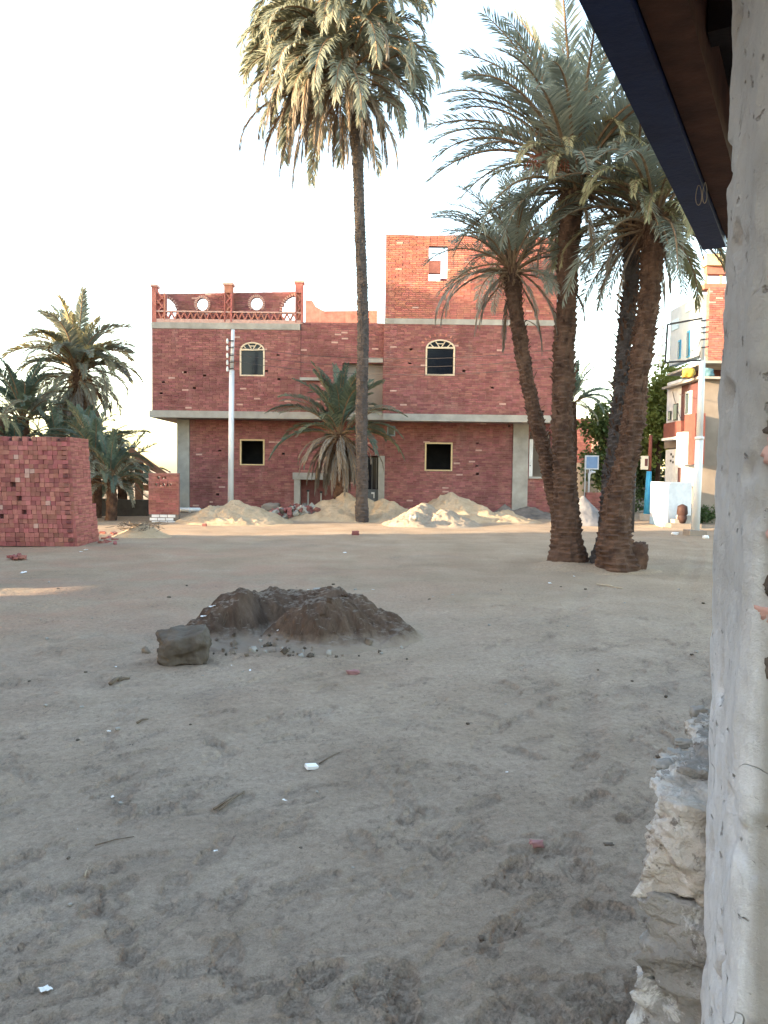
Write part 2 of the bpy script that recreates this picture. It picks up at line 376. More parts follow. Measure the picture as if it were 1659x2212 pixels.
def heap(name, cx, cy, rx, ry, bumps, mat, label, cat, res=110, amp=.05, nsc=2.0, sharp=None, group=None, seed=0):
    """free-standing pile: a height field on an ellipse whose rim dips under the ground"""
    u = np.linspace(-1, 1, res); U, V = np.meshgrid(u, u)
    U2 = U*np.sqrt(1-V*V/2); V2 = V*np.sqrt(1-U*U/2)
    Xh = cx+U2*rx; Yh = cy+V2*ry; R = np.sqrt(U2**2+V2**2)
    H = np.zeros_like(Xh)
    for (dx, dy, sx, sy, h) in bumps:
        q = np.sqrt(((Xh-cx-dx)/sx)**2+((Yh-cy-dy)/sy)**2)
        k = h*np.clip(1-q, 0, 1) if sharp is None else h*np.clip((1-q)/sharp, 0, 1)
        k = np.where(sharp is None, h*(np.sqrt(np.clip(1-q, 0, 1)**2+.02)-.14)/.87*np.clip((1-q)*6+.0, 0, 1), k)
        H = np.maximum(H, k)
    H = H+amp*fbm(Xh*nsc, Yh*nsc, 50+seed, 5, .55)*np.clip(H*6, 0, 1)+amp*.3*np.clip(fbm(Xh*nsc*5, Yh*nsc*5, 60+seed, 3), 0, 1)*np.clip(H*6, 0, 1)
    H = H-.10*np.clip((R-.80)/.2, 0, 1)
    H = H+h_broad(Xh, Yh)*.8
    loc = (cx, cy, 0)
    return tag(link(name, grid_mesh(name, Xh, Yh, H, mat, loc), loc=loc), label, cat, group)

# generic rough stone
def rough_mesh(name, sx, sy, sz, mat, seed=0, n=9, rnd_=.35, amp=.12, nsc=1.6, smooth=True, fine=.03):
    mb = MB(); idx = {}
    def vid(p):
        k = tuple(round(c, 4) for c in p)
        if k not in idx:
            v = Vector(p); sph = v.normalized(); q = v.lerp(sph*1.05, rnd_)
            off = Vector((seed*3.17, seed*1.31, -seed*2.3))
            d = 1+amp*n3(q*nsc+off, 1, 3)*1.6+fine*n3(q*6+off, 1, 2)
            q = q*d; idx[k] = len(mb.v); mb.v.append((q.x*sx, q.y*sy, q.z*sz))
        return idx[k]
    g = [-1+2*i/n for i in range(n+1)]
    for ax in range(3):
        for sg in (-1, 1):
            for i in range(n):
                for j in range(n):
                    f = []
                    for (a, b) in ((i,j),(i+1,j),(i+1,j+1),(i,j+1)):
                        p = [0,0,0]; p[ax] = sg; p[(ax+1) % 3] = g[a]; p[(ax+2) % 3] = g[b]; f.append(vid(p))
                    mb.f.append(tuple(f if sg > 0 else f[::-1])); mb.m.append(0)
    return mb.mesh(name, mat, None, smooth)
# ------------------------------------------------------------------ walls of laid bricks with openings
def h_z(h, x):                      # vertical extent of an opening at x
    k = h[0]
    if k == 'rect': return (h[3], h[4]) if h[1] < x < h[2] else None
    if k == 'arch':
        if not h[1] < x < h[2]: return None
        c = (h[1]+h[2])/2; w_ = (h[2]-h[1])/2; return (h[3], h[4]+h[5]*math.sqrt(max(0, 1-((x-c)/w_)**2)))
    if k == 'ell':
        q = 1-((x-h[1])/h[3])**2
        if q <= 0: return None
        r = h[4]*math.sqrt(q); return (h[2]-r, h[2]+r)
    if k == 'tri':                  # cx, cz, half width, height, +1 apex up
        q = 1-abs(x-h[1])/h[3]
        if q <= 0: return None
        return (h[2], h[2]+h[4]*q) if h[5] > 0 else (h[2]+h[4]*(1-q), h[2]+h[4])
def h_x(h, z):
    k = h[0]
    if k == 'rect': return (h[1], h[2]) if h[3] < z < h[4] else None
    if k == 'arch':
        if h[3] < z <= h[4]: return (h[1], h[2])
        q = 1-((z-h[4])/h[5])**2
        if z < h[3] or q <= 0: return None
        c = (h[1]+h[2])/2; r = (h[2]-h[1])/2*math.sqrt(q); return (c-r, c+r)
    if k == 'ell':
        q = 1-((z-h[2])/h[4])**2
        if q <= 0: return None
        r = h[3]*math.sqrt(q); return (h[1]-r, h[1]+r)
    if k == 'tri':
        t = (z-h[2])/h[4]
        if not 0 < t < 1: return None
        r = h[3]*((1-t) if h[5] > 0 else t); return (h[1]-r, h[1]+r)
def backing(x0, x1, z0, z1, Y, holes, th=.22, topf=None):
    br = {x0, x1}
    for h in holes:
        if h[0] in ('rect', 'arch'): a, b = h[1], h[2]
        else: a, b = h[1]-h[3], h[1]+h[3]
        br |= {a, b}
        if h[0] != 'rect':
            k = 16; br |= {a+(b-a)*i/k for i in range(k)}
    br = sorted(v for v in br if x0 <= v <= x1); mb = MB()
    if topf:
        ext = []
        for a, b in zip(br, br[1:]):
            k = max(1, int((b-a)/.25)); ext += [a+(b-a)*i/k for i in range(k)]
        br = ext+[x1]
    for a, b in zip(br, br[1:]):
        if b-a < 1e-4: continue
        xm = (a+b)/2; zt = topf(xm) if topf else z1; z = z0
        iv = sorted(i for i in (h_z(h, xm) for h in holes) if i)
        for (p, q) in iv:
            if p > z+1e-4: mb.box(a, b, Y, Y+th, z, min(p, zt))
            z = max(z, q)
        if z < zt-1e-4: mb.box(a, b, Y, Y+th, z, zt)
    return mb
BL, BH, JT = .235, .060, .011
def lay_bricks(x0, x1, z0, z1, Y, holes=(), seed=0, proud=.014, missing=.004, topf=None, bl=BL, bh=BH):
    """yields (xa, xb, za, zb, y_front) of every laid brick, cut at the openings"""
    r = random.Random(seed); out = []; row = 0; z = z0+.006
    while z+bh <= z1+.02:
        zm = z+bh/2; cut = sorted(i for i in (h_x(h, zm) for h in holes) if i)
        x = x0-(0 if row % 2 else bl*.5)-r.random()*.03
        while x < x1:
            L = bl if r.random() > .07 else bl*.5
            a, b = max(x, x0+.002), min(x+L, x1-.002)
            seg = [(a, b)]
            for (p, q) in cut:
                ns = []
                for (s, e) in seg:
                    if e <= p or s >= q: ns.append((s, e))
                    else:
                        if s < p: ns.append((s, p))
                        if e > q: ns.append((q, e))
                seg = ns
            for (s, e) in seg:
                if e-s < .03 or r.random() < missing: continue
                zt = min(z+bh, z1)
                if topf and zt > topf((s+e)/2): continue
                out.append((s, e, z+r.uniform(-.002, .002), zt+r.uniform(-.002, .002), Y-proud*(.55+.9*r.random())))
            x += L+JT
        z += bh+JT; row += 1
    return out
def bricks_mb(lst, Y):
    mb = MB()
    for (a, b, c, d, yf) in lst:
        n = len(mb.v); i = .003
        mb.v += [(a+i,yf,c+i),(b-i,yf,c+i),(b-i,yf,d-i),(a+i,yf,d-i),(a,Y+.004,c),(b,Y+.004,c),(b,Y+.004,d),(a,Y+.004,d)]
        for q in ((0,1,2,3),(4,5,1,0),(1,5,6,2),(3,2,6,7),(4,0,3,7)): mb.f.append(tuple(n+k for k in q)); mb.m.append(0)
    return mb
def unit_brick(name, l, d, h, mat, ch=.004):
    mb = MB(); n = 0
    mb.v = [(-l/2+ch,-d,-h/2+ch),(l/2-ch,-d,-h/2+ch),(l/2-ch,-d,h/2-ch),(-l/2+ch,-d,h/2-ch),(-l/2,0,-h/2),(l/2,0,-h/2),(l/2,0,h/2),(-l/2,0,h/2)]
    mb.f = [(0,1,2,3),(4,5,1,0),(1,5,6,2),(3,2,6,7),(4,0,3,7),(5,4,7,6)]; mb.m = [0]*6
    return mb.mesh(name, mat)
def brick_wall(root, x0, x1, z0, z1, Y, holes=(), mat='brick', seed=0, th=.22, topf=None, single=None, missing=.004, name='wall', proud=.014):
    wl = part(name, backing(x0, x1, z0, z1, Y, holes, th, topf), M['mortar'], root)
    lst = lay_bricks(x0, x1, z0, z1, Y, holes, seed, topf=topf, missing=missing, proud=proud)
    r = random.Random(seed+99)
    if single:                       # (cx, cz, count): the bricks one can best pick out become pieces of their own
        full = sorted([b for b in lst if abs(b[1]-b[0]-BL) < .004], key=lambda b: (b[0]+b[1]-2*single[0])**2/4+((b[2]+b[3])/2-single[1])**2)[:single[2]]
        ids = set(map(id, full)); lst = [b for b in lst if id(b) not in ids]
        me = unit_brick('brick', BL, .022, BH, M[mat])
        for b in full:
            p = Vector(((b[0]+b[1])/2, b[4]+.022, (b[2]+b[3])/2))-ORG[wl.name]
            link('brick', me, wl, loc=p)
    pale = [b for b in lst if r.random() < .014]; ids = set(map(id, pale)); lst = [b for b in lst if id(b) not in ids]
    part('brick_courses', bricks_mb(lst, Y), M[mat], wl, kind='stuff')
    if pale: part('pale_bricks', bricks_mb(pale, Y), M['pale_brick'], wl, kind='stuff')
    return wl

HX0, HXM, HX1 = -8.45, -.08, 6.13          # main house: left edge, corner between the blocks, right edge
YF, YR, YG = 29.0, 28.8, 29.9              # upper left face, upper right face, ground-floor face
def putlog(Y, pts):                       # scaffold holes left open in the brickwork
    return [('rect', p.x-.055, p.x+.055, p.z-.038, p.z+.038) for p in (at(a, b, Y) for a, b in pts)]
PL_UL = [(353, 826), (348, 849), (400, 804), (442, 811), (420, 838), (601, 766), (576, 801), (603, 819)]
PL_UR = [(885, 786), (1002, 801), (1063, 837), (1173, 889), (888, 755)]
PL_GL = [(475, 973), (473, 1033), (470, 1068), (612, 980)]; PL_GR = [(1031, 958), (1031, 1024), (1030, 1007), (1100, 921)]
house = thing('brick_house', 'unfinished three storey red brick house with parapet lattice behind sand heaps', 'house', (0, 29.5, 0))
def gx(px, Y=YG): return at(px, 1000, Y).x
# --- upper floor, left block
wul = ('arch', -5.28, -4.37, 5.01, 5.93, .30)
recess = ('rect', gx(738, YF), HXM-.03, 3.74, at(800, 784, YF).z)
wall_ul = brick_wall(house, HX0, -3.08, 3.74, 6.68, YF, [wul]+putlog(YF, PL_UL), seed=1)
wall_um = brick_wall(house, -3.08, HXM, 3.74, 6.97, YF+.03, [recess], seed=2)
# --- upper floor, right block
wur = ('arch', 1.42, 2.48, 5.09, 6.05, .32)
wall_ur = brick_wall(house, HXM, HX1, 3.71, 6.90, YR, [wur]+putlog(YR, PL_UR), seed=3, single=(2.6, 5.4, 300))
# --- open top storey
op = ('rect', 1.49, 2.16, 8.43, 9.66)
def ragged(x): return 10.05+.012*math.sin(x*3.1)+.05*vn(np.array(x*2.3), np.array(.3), 4)
wall_top = brick_wall(house, -.05, HX1-.03, 7.10, 10.12, YR, [op], mat='brick_new', seed=4, topf=lambda x: float(ragged(x)), missing=.008)
# --- ground floor
def gzr(pxa, pxb, pya, pyb, Y=YG):
    a = at(pxa, pyb, Y); b = at(pxb, pya, Y); return ('rect', a.x, b.x, a.z, b.z)
wgl = gzr(518, 572, 949, 1005); wgr = gzr(917, 978, 956, 1017)
under = ('rect', gx(646), gx(745), -.2, at(660, 1036, YG).z)
dr = gzr(768, 818, 985, 1097); dr = ('rect', dr[1], dr[2], -.2, dr[4])
sw = gzr(836, 854, 920, 942)
sidew = ('rect', gx(1143), gx(1188), at(1160, 1031, YG).z, 3.2)
brick_wall(house, gx(410), gx(830), -.2, 3.48, YG, [wgl, under, dr]+putlog(YG, PL_GL), seed=5)
brick_wall(house, gx(830), gx(1108), -.2, 3.48, YG, [wgr, sw]+putlog(YG, PL_GR), seed=6)
brick_wall(house, gx(1139), gx(1200), -.2, 3.48, YG+.02, [sidew], seed=7)
part('recess_wall', backing(under[1]-.2, under[2]+.2, -.2, 1.7, YG+.5, []), M['brick'], house)
part('side_room_wall', backing(sidew[1]-.2, sidew[2]+.6, -.2, 3.4, YG+1.6, []), M['grey_wall'], house)
# --- concrete frame
def conc(name, *b, mat='concrete'): return part(name, MB().box(*b), M[mat], house)
conc('floor_slab', HX0-.09, HXM-.005, YF-.05, 38.2, 3.49, 3.739)
conc('floor_slab', HXM+.002, HX1+.07, YR-.06, 38.2, 3.48, 3.709)
conc('slab_lip', HXM+.3, HX1+.05, YR-.10, YR+.2, 3.455, 3.53)
conc('roof_band', HX0-.02, -3.10, YF-.03, YF+.25, 6.682, 6.90)
conc('roof_band', HXM+.01, HX1, YR-.03, YR+.25, 6.902, 7.098)
conc('roof_slab', HX0+.02, HX1-.02, YF+.3, 38, 6.72, 6.88)
conc('column', gx(383), gx(409.6), YG-.05, YG+.4, -.2, 3.488)
conc('column', gx(1107), gx(1140), YG-.08, YG+.4, -.2, 3.478)
conc('column', gx(1193), gx(1204), YG-.05, YG+.4, -.2, 3.478)
conc('door_post', gx(817.5), gx(831), YG-.06, YG+.1, -.2, at(820, 985, YG).z)
conc('lintel', gx(633), gx(752), YG-.12, YG+.2, at(660, 1036, YG).z+.002, at(660, 1021, YG).z)
conc('post', gx(636), gx(648.5), YG-.08, YG+.3, -.2, at(660, 1036, YG).z)
conc('lintel', gx(786, YF), HXM-.02, YF-.02, YF+.3, at(800, 783, YF).z, at(800, 773, YF).z)
conc('ledge', gx(647, YF), gx(693, YF), YF-.12, YF+.2, at(660, 822, YF).z, at(660, 816, YF).z)
conc('plinth', gx(384), gx(632), YG-.06, YG+.1, -.25, .17, mat='dark_conc')
conc('plinth', gx(834), gx(1104), YG-.06, YG+.1, -.25, .16, mat='dark_conc')
conc('plinth', gx(1143), gx(1202), YG-.06, YG+.1, -.25, .10, mat='dark_conc')
conc('beam', gx(1150), gx(1215), YG+.7, YG+1.0, 3.1, 3.28)
part('recess_back', backing(recess[1]-.1, recess[2]+.02, 3.74, 6.3, YF+.27, []), M['grey_wall'], house)
# --- the rest of the shell, so rooms are dark and the house has its depth
sh = MB(); sh.box(HX0+.01, HX0+.24, YF+.225, 38, 3.74, 6.70); sh.box(HX1-.25, HX1-.01, YR+.225, 38, 3.715, 6.90)
part('side_wall', sh, M['brick'], house)
sh = MB(); sh.box(HX0+.25, HX1-.26, 37.7, 37.95, 0, 6.7); part('rear_wall', sh, M['brick'], house)
sh = MB(); sh.box(gx(384), gx(384)+.25, YG+.41, 37.9, -.2, 3.48); sh.box(gx(1200), gx(1200)+.2, YG+1.7, 37.9, -.2, 3.47); part('side_wall', sh, M['brick'], house)
sh = MB(); sh.box(-.05, .2, YR+.225, 36, 7.1, 9.95); sh.box(HX1-.28, HX1-.04, YR+.225, 36, 7.1, 9.9); part('side_wall', sh, M['brick_new'], house)
a = at(951, 620, 33); b = at(1060, 540, 33); sh = MB().box(a.x, b.x, 33, 33.2, 6.9, 9.55)
a = at(915, 590, 33); b = at(951, 563, 33); sh.box(a.x, b.x+.03, 33, 33.2, a.z, b.z); part('inner_wall', sh, M['brick'], house)
for h_, Yw in ((wul, YF), (wur, YR), (wgl, YG), (wgr, YG)):          # dark partition added behind each window, room shade put into its colour
    part('shade_sheet', MB().box(h_[1]-.8, h_[2]+.8, Yw+1.6, Yw+1.7, h_[3]-.6 if h_[3] > 3 else -.1, 6.6 if h_[3] > 3 else 3.45), M['dark_in'], house)
a = at(650, 694, 36); sh = MB(); z0 = 6.88
c1 = at(660, 648, 36); c2 = at(700, 672, 36); c3 = at(815, 671, 36)
pts = [(c1.x, z0), (c3.x, z0), (c3.x, c3.z), (c2.x, c2.z), ((c1.x+c2.x)/2+.05, (c1.z+c2.z)/2-.05), (c1.x+.3, c1.z-.02), (c1.x, c1.z)]
sh.poly([(x, 36, z) for x, z in pts]); sh.poly([(x, 36.2, z) for x, z in reversed(pts)])
for (p, q) in zip(pts, pts[1:]+pts[:1]): sh.quad((p[0],36,p[1]), (p[0],36.2,p[1]), (q[0],36.2,q[1]), (q[0],36,q[1]))
part('rear_parapet', sh, M['brick'], house)
# --- windows
def square_window(h, Y, wd=.055):
    mb = MB(); a, b, c, d = h[1]+.004, h[2]-.004, h[3]+.004, h[4]-.004; y0, y1 = Y-.03, Y+.09
    fr = MB(); fr.box(a, a+wd, y0, y1, c, d); fr.box(b-wd, b, y0, y1, c, d)
    fr.box(a+wd, b-wd, y0+.003, y1, d-wd, d); fr.box(a+wd, b-wd, y0+.003, y1, c, c+wd*.8)
    w_ = part('window', fr, M['wood_yel'], house)
    return w_
square_window(wgl, YG); square_window(wgr, YG)
def arched_window(h, Y, wd=.055):
    a, b, c, zs, ah = h[1]+.004, h[2]-.004, h[3]+.004, h[4], h[5]; y0, y1 = Y-.03, Y+.08; xc = (a+b)/2; hw = (b-a)/2
    fr = MB(); fr.box(a, a+wd, y0, y1, c, zs); fr.box(b-wd, b, y0, y1, c, zs); fr.box(a+wd, b-wd, y0+.003, y1, c, c+wd*.8); fr.box(a+.002, b-.002, y0-.004, y1, zs-.002, zs+wd)
    w_ = part('window', fr, M['cream_wood'], house)
    fl = MB(); ang = [math.pi*i/18 for i in range(19)]
    P = [(xc+hw*math.cos(t), zs+ah*math.sin(t)) for t in ang]; Q = [(xc+(hw-wd)*math.cos(t), zs+(ah-wd*.8)*math.sin(t)) for t in ang]
    for i in range(18):
        if min(P[i][1], P[i+1][1]) < zs+.02: continue
        p, p2, q, q2 = P[i], P[i+1], Q[i], Q[i+1]
        fl.quad((p[0],y0,p[1]), (p2[0],y0,p2[1]), (q2[0],y0,q2[1]), (q[0],y0,q[1])); fl.quad((q[0],y0,q[1]), (q2[0],y0,q2[1]), (q2[0],y1,q2[1]), (q[0],y1,q[1]))
        fl.quad((p[0],y0,p[1]), (p[0],y1,p[1]), (p2[0],y1,p2[1]), (p2[0],y0,p2[1]))
    part('arch_frame', fl, M['cream_wood'], w_)
    yy = Y+.01
    for (u0, v0, u1, v1) in ((-.06, .05, -.36, .93), (.06, .05, .36, .93), (-.46, .05, -.74, .62), (.46, .05, .74, .62), (-.20, .52, .20, .52)):
        part('glazing_bar', MB().bar((xc+u0*hw, yy, zs+wd*.6+v0*(ah-wd)), (xc+u1*hw, yy, zs+wd*.6+v1*(ah-wd)), .03, .035, up=(0,1,0)), M['cream_wood'], w_)
    part('pane', MB().box(a+wd, b-wd, Y+.04, Y+.05, c+wd*.8, zs), M['glass'], w_)
    pl = MB(); pl.poly([(x, Y+.045, z) for x, z in Q]+[]); part('fanlight_pane', pl, M['glass'], w_)
arched_window(wul, YF); arched_window(wur, YR)
vo = unit_brick('arch_brick', .11, .024, .058, M['brick_new'])
for i in range(9):                                                  # radial brick arch over the right window
    t = math.radians(25+i*130/8); o = link('arch_brick', vo, wall_ur, loc=Vector((1.95+.70*math.cos(t), YR-.004, 6.06+.48*math.sin(t)))-ORG[wall_ur.name]); o.rotation_euler = (0, -t, 0)
fr = MB(); a, b, c, d = sw[1], sw[2], sw[3], sw[4]; fr.box(a, a+.05, YG-.03, YG+.05, c, d); fr.box(b-.05, b, YG-.03, YG+.05, c, d); fr.box(a+.05, b-.05, YG-.03, YG+.05, c, c+.05); fr.box(a+.05, b-.05, YG-.03, YG+.05, d-.05, d)
w_ = part('vent_window', fr, mk('blue_grey_frame', (.16,.22,.27), (.22,.28,.33), 9, .5), house); part('pane', MB().box(a+.05, b-.05, YG+.02, YG+.03, c+.05, d-.05), M['glass'], w_)
# side opening with its white frame and sill
w_ = part('side_window', MB().box(sidew[1], sidew[1]+.13, YG-.01, YG+.12, sidew[3]+.03, 2.9), M['pvc'], house)
part('sill', MB().box(sidew[1]-.02, sidew[2]+.05, YG-.07, YG+.2, sidew[3]-.05, sidew[3]+.025), M['concrete'], w_)
part('hinge', MB().box(sidew[1]+.02, sidew[1]+.06, YG-.022, YG-.01, 1.9, 1.93), M['dark_metal'], w_)
# door
dz = dr[4]; dd = part('door', MB().box(dr[1]+.02, dr[2]-.005, YG+.10, YG+.15, .12, .95), M['grey_door'], house)
part('door_glass', MB().box(dr[1]+.02, dr[2]-.005, YG+.11, YG+.14, .952, dz-.05), M['glass'], dd)
for i in range(5):
    x = dr[1]+.12+i*(dr[2]-dr[1]-.2)/4; part('grille_bar', MB().bar((x, YG+.09, .96), (x, YG+.09, dz-.06), .018), M['grey_door'], dd)
xh = dr[2]-.20
part('handle', MB().box(xh-.06, xh+.06, YG+.07, YG+.099, .78, .84).box(xh+.02, xh+.06, YG+.07, YG+.099, .62, .779), M['pvc'], dd)
# pipes in the recess and along the plinth
pp = MB(); x1, x2 = gx(666, YG+.2), gx(694, YG+.2); zt = at(666, 1062, YG+.2).z
pp.tube([(x1, YG+.2, 0), (x1, YG+.2, zt)], .035, 8); pp.tube([(x1, YG+.2, .22), (x2, YG+.2, .22)], .035, 8); pp.tube([(x2, YG+.2, .1), (x2, YG+.2, zt-.05)], .03, 8)
pipe = part('waste_pipe', pp, M['concrete'], house); part('pipe_cap', MB().tube([(x1, YG+.2, zt), (x1, YG+.2, zt+.07)], .06, 8), M['dark_metal'], pipe); part('pipe_cap', MB().tube([(x2, YG+.2, zt-.05), (x2, YG+.2, zt+.02)], .05, 8), M['dark_metal'], pipe)
# --- parapet with brick lattice
YP = YF+.42
def zpx(z): return 317+z/4.787
def zpy(z): return 590+z/4.787
def pxz(zx, zy, Y): return at(zpx(zx), zpy(zy), Y)
c1 = pxz(575, 322, YP); c2 = pxz(1135, 315, YP); mpp = YP/FPX/4.787
qa = pxz(172, 405, YP); qb = pxz(1545, 400, YP)
ph = [('ell', c1.x, c1.z, 58*mpp, 62*mpp), ('ell', c2.x, c2.z, 62*mpp, 64*mpp), ('ell', qa.x, qa.z, 135*mpp, 150*mpp), ('ell', qb.x, qb.z, 145*mpp, 160*mpp)]
xa, xb = pxz(120, 300, YP).x, pxz(1600, 300, YP).x; zl, zr = pxz(150, 215, YP).z, pxz(1540, 190, YP).z
brick_wall(house, xa, xb, 6.9, 8.2, YP, ph, seed=8, th=.16, topf=lambda x: zl+(zr-zl)*(x-xa)/(xb-xa), name='parapet_panel', proud=.01)
rb = unit_brick('ring_brick', .10, .05, .055, M['pale_brick'])
pan = bpy.data.objects['parapet_panel']
for h, t0, t1, k in ((ph[0], -50, 230, 20), (ph[1], -50, 230, 20), (ph[2], 0, 88, 9), (ph[3], 92, 180, 10)):
    for i in range(k):
        t = math.radians(t0+(t1-t0)*(i+.5)/k)
        o = link('ring_brick', rb, pan, loc=Vector((h[1]+(h[3]+.045)*math.cos(t), YP+.012, h[2]+(h[4]+.045)*math.sin(t)))-ORG[pan.name]); o.rotation_euler = (0, -t, 0)
rail = MB(); L0, L1 = pxz(60, 450, YF).x, pxz(1610, 450, YF).x; zt0 = pxz(800, 408, YF).z; zb0 = pxz(800, 478, YF).z
lat = part('lattice_rail', MB().box(L0, L1, YF, YF+.16, zt0, zt0+.055).box(L0, L1, YF-.005, YF+.2, 6.905, zb0), M['pale_brick'], house)
lb = MB().obox((0,0,0), (.135,0,0), (0,.055,0), (0,0,.026)).mesh('lattice_brick', M['brick_new'])
nz = 22; st = (L1-L0-.3)/nz
for i in range(nz):
    for sgn in (-1, 1):
        o = link('lattice_brick', lb, lat, loc=Vector((L0+.2+st*(i+.5)+sgn*st*.25, YF+.07+.002*sgn, (zt0+zb0)/2))-ORG[lat.name])
        o.rotation_euler = (0, sgn*math.radians(66)*-1, 0); o.scale = ((zt0-zb0)/.255, 1, 1)
for (z0, z1, ztop, wide) in ((52, 190, 118, True), (800, 882, 100, False), (1535, 1612, 78, False)):
    A = pxz(z0, 300, YF).x; B = pxz(z1, 300, YF).x; top = pxz((z0+z1)/2, ztop, YF).z; low = pxz(z0, 205, YF).z
    pr = MB()
    if wide:
        pr.box(A, A+.16, YF-.02, YF+.30, 6.905, top-.08); pr.box(A+.16, B, YF+.10, YF+.28, 6.905, low); pr.box(B-.05, B, YF-.01, YF+.099, 7.0, low)
        f0, f1, cap = A+.17, B-.055, (A, A+.16)
    else:
        pr.box(A, B, YF+.06, YF+.32, 6.905, low); pr.box(A, A+.05, YF-.02, YF+.059, 6.95, low); pr.box(B-.06, B, YF-.02, YF+.059, 6.95, low); pr.box(A, B, YF-.02, YF+.32, low+.002, top-.08)
        f0, f1, cap = A+.05, B-.06, (A, B)
    pier = part('parapet_pier', pr, M['brick_new'], house)
    part('pier_cap', MB().box(cap[0]-.04, cap[1]+.04, YF-.06, YF+.36, top-.079, top), M['pale_brick'], pier)
    zz = zt0+.08; k = 0
    while zz < low-.1:
        L = (f1-f0)/2*1.12
        o = link('lattice_brick', lb, pier, loc=Vector(((f0+f1)/2, YF+.04, zz+.05))-ORG[pier.name]); o.rotation_euler = (0, math.radians(52)*(1 if k % 2 else -1), 0); o.scale = (L/.135*1.25, .6, 1); zz += .155; k += 1

# ------------------------------------------------------------------ garden wall and things at the left of the house
gw = thing('garden_wall', 'low brick garden wall with triangular holes and white painted base', 'wall', (at(350, 1100, 24).x, 24, 0))
A, B = at(321, 1080, 24).x, at(386, 1080, 24).x; z1 = at(350, 1022, 24).z; zb = at(350, 1111, 24).z
tr = []
for (zx, zy, u) in ((1208,1575,-1),(1240,1575,1),(1262,1572,-1),(1190,1628,-1),(1222,1628,1),(1250,1626,-1),(1278,1626,1),(1300,1624,-1)):
    p = at(zx/3.529, 590+zy/3.529, 24); tr.append(('tri', p.x, p.z, .055, .10, u))
brick_wall(gw, A, B, zb, z1, 24, tr, seed=12, th=.14, missing=0)
bs = part('base_course', MB().box(A+.01, B, 24.0, 24.2, -.3, zb), M['dark_conc'], gw)
wb = unit_brick('brick', .225, .03, .082, M['white_paint'])
for r_ in range(5):
    x = A+.02+(.12 if r_ % 2 else .24)*.5
    while x < B-.1:
        link('brick', wb, bs, loc=Vector((x+.07, 24.0, zb-.05-r_*.098))-ORG[bs.name]); x += .243
p1, p2 = at(366, 1101, 26), at(430, 1101, 26)
tag(solo('drain_pipe', MB().tube([p1, p2, p2+Vector((.3, .6, -.4))], .07, 10).tube([p1+Vector((1.0,0,0))*.62, p1+Vector((1.0,0,0))*.70], .083, 10), M['pvc'], tuple(p1), smooth=True), 'white plastic drain pipe along the foot of the brick house', 'pipe')
ru = thing('timber_frame', 'broken timber frame with sloping rafter behind the garden wall', 'frame', tuple(gr(300, 1112)))
ry = ORG[ru.name].y
def rp(px, py): return at(px, py, ry)
mt = mk('old_timber', (.15,.075,.05), (.24,.13,.085), 9, .9, .004, 40)
for nm, a, b, wdt in (('rafter', rp(281, 971), rp(362, 1030), .17), ('post', rp(300, 1135), rp(301, 985), .22), ('crossbeam', rp(299, 1052), rp(330, 1055), .2), ('brace', rp(300, 1000), rp(345, 1022), .08)):
    part(nm, MB().bar(a, b, wdt, wdt), mt, ru)
sd = thing('low_dark_wall', 'very dark low wall behind the stacked bricks', 'shed', (-9.0, 27, 0))
A = at(195, 1075, 27); B = at(318, 1072, 27)
sb = MB(); k = 14; r = random.Random(4); xs = [A.x-5+(B.x-A.x+5)*i/k for i in range(k+1)]; zs = [A.z+r.uniform(-.08, .06) for _ in xs]
for i in range(k):
    a, b = xs[i], xs[i+1]; za, zb2 = zs[i], zs[i+1]
    sb.quad((a,27,-.2),(b,27,-.2),(b,27,zb2),(a,27,za)); sb.quad((a,27.4,-.2),(a,27.4,za),(b,27.4,zb2),(b,27.4,-.2)); sb.quad((a,27,za),(b,27,zb2),(b,27.4,zb2),(a,27.4,za))
sb.quad((B.x,27,-.2),(B.x,27.4,-.2),(B.x,27.4,zs[-1]),(B.x,27,zs[-1]))
part('wall', sb, mk('near_black_wall', (.028,.026,.024), (.055,.05,.045), 3, .95, .02, 15), sd)  # one near-black tone over the whole low wall

# ------------------------------------------------------------------ utility poles
def bracket(mb, p, d, L=.22): mb.bar(p, p+Vector(d)*L, .03); return p+Vector(d)*L
YPL = 26.6; pb = at(498, 1100, YPL); pt = at(503.5, 712, YPL)
pole = thing('utility_pole', 'slim white steel utility pole rising from sand heap before brick house', 'pole', (pb.x, YPL, 0))
zj = at(500, 800, YPL).z
part('shaft', MB().tube([(pb.x, YPL, -.1), (pb.x+.03, YPL, zj)], [.10, .085], 10).tube([(pb.x+.03, YPL, zj), (pt.x, YPL, pt.z)], [.062, .055], 10), M['steel'], pole, smooth=True)
for py in (737, 752, 768, 783, 797):
    p = at(502, py, YPL); q = part('bracket', MB().bar(p+Vector((-.14,-.08,0)), p+Vector((.06,-.08,0)), .035), M['dark_metal'], pole)
    part('insulator', MB().tube([p+Vector((-.15,-.09,-.09)), p+Vector((-.15,-.09,-.02)), p+Vector((-.15,-.09,.07))], [.03,.045,.02], 8), M['pvc'], q)
RP = gr(1500, 1157); YRP = RP.y
rpole = thing('utility_pole', 'tall white steel utility pole with bracket frame on concrete block', 'pole', (RP.x, YRP, 0))
t1 = at(1511, 945, YRP); t2 = at(1517, 780, YRP); t3 = at(1521, 664, YRP); b0 = at(1502, 1145, YRP)
part('concrete_base', MB().box(b0.x-.24, b0.x+.22, YRP-.25, YRP+.25, -.1, b0.z), M['grey_wall'], rpole)
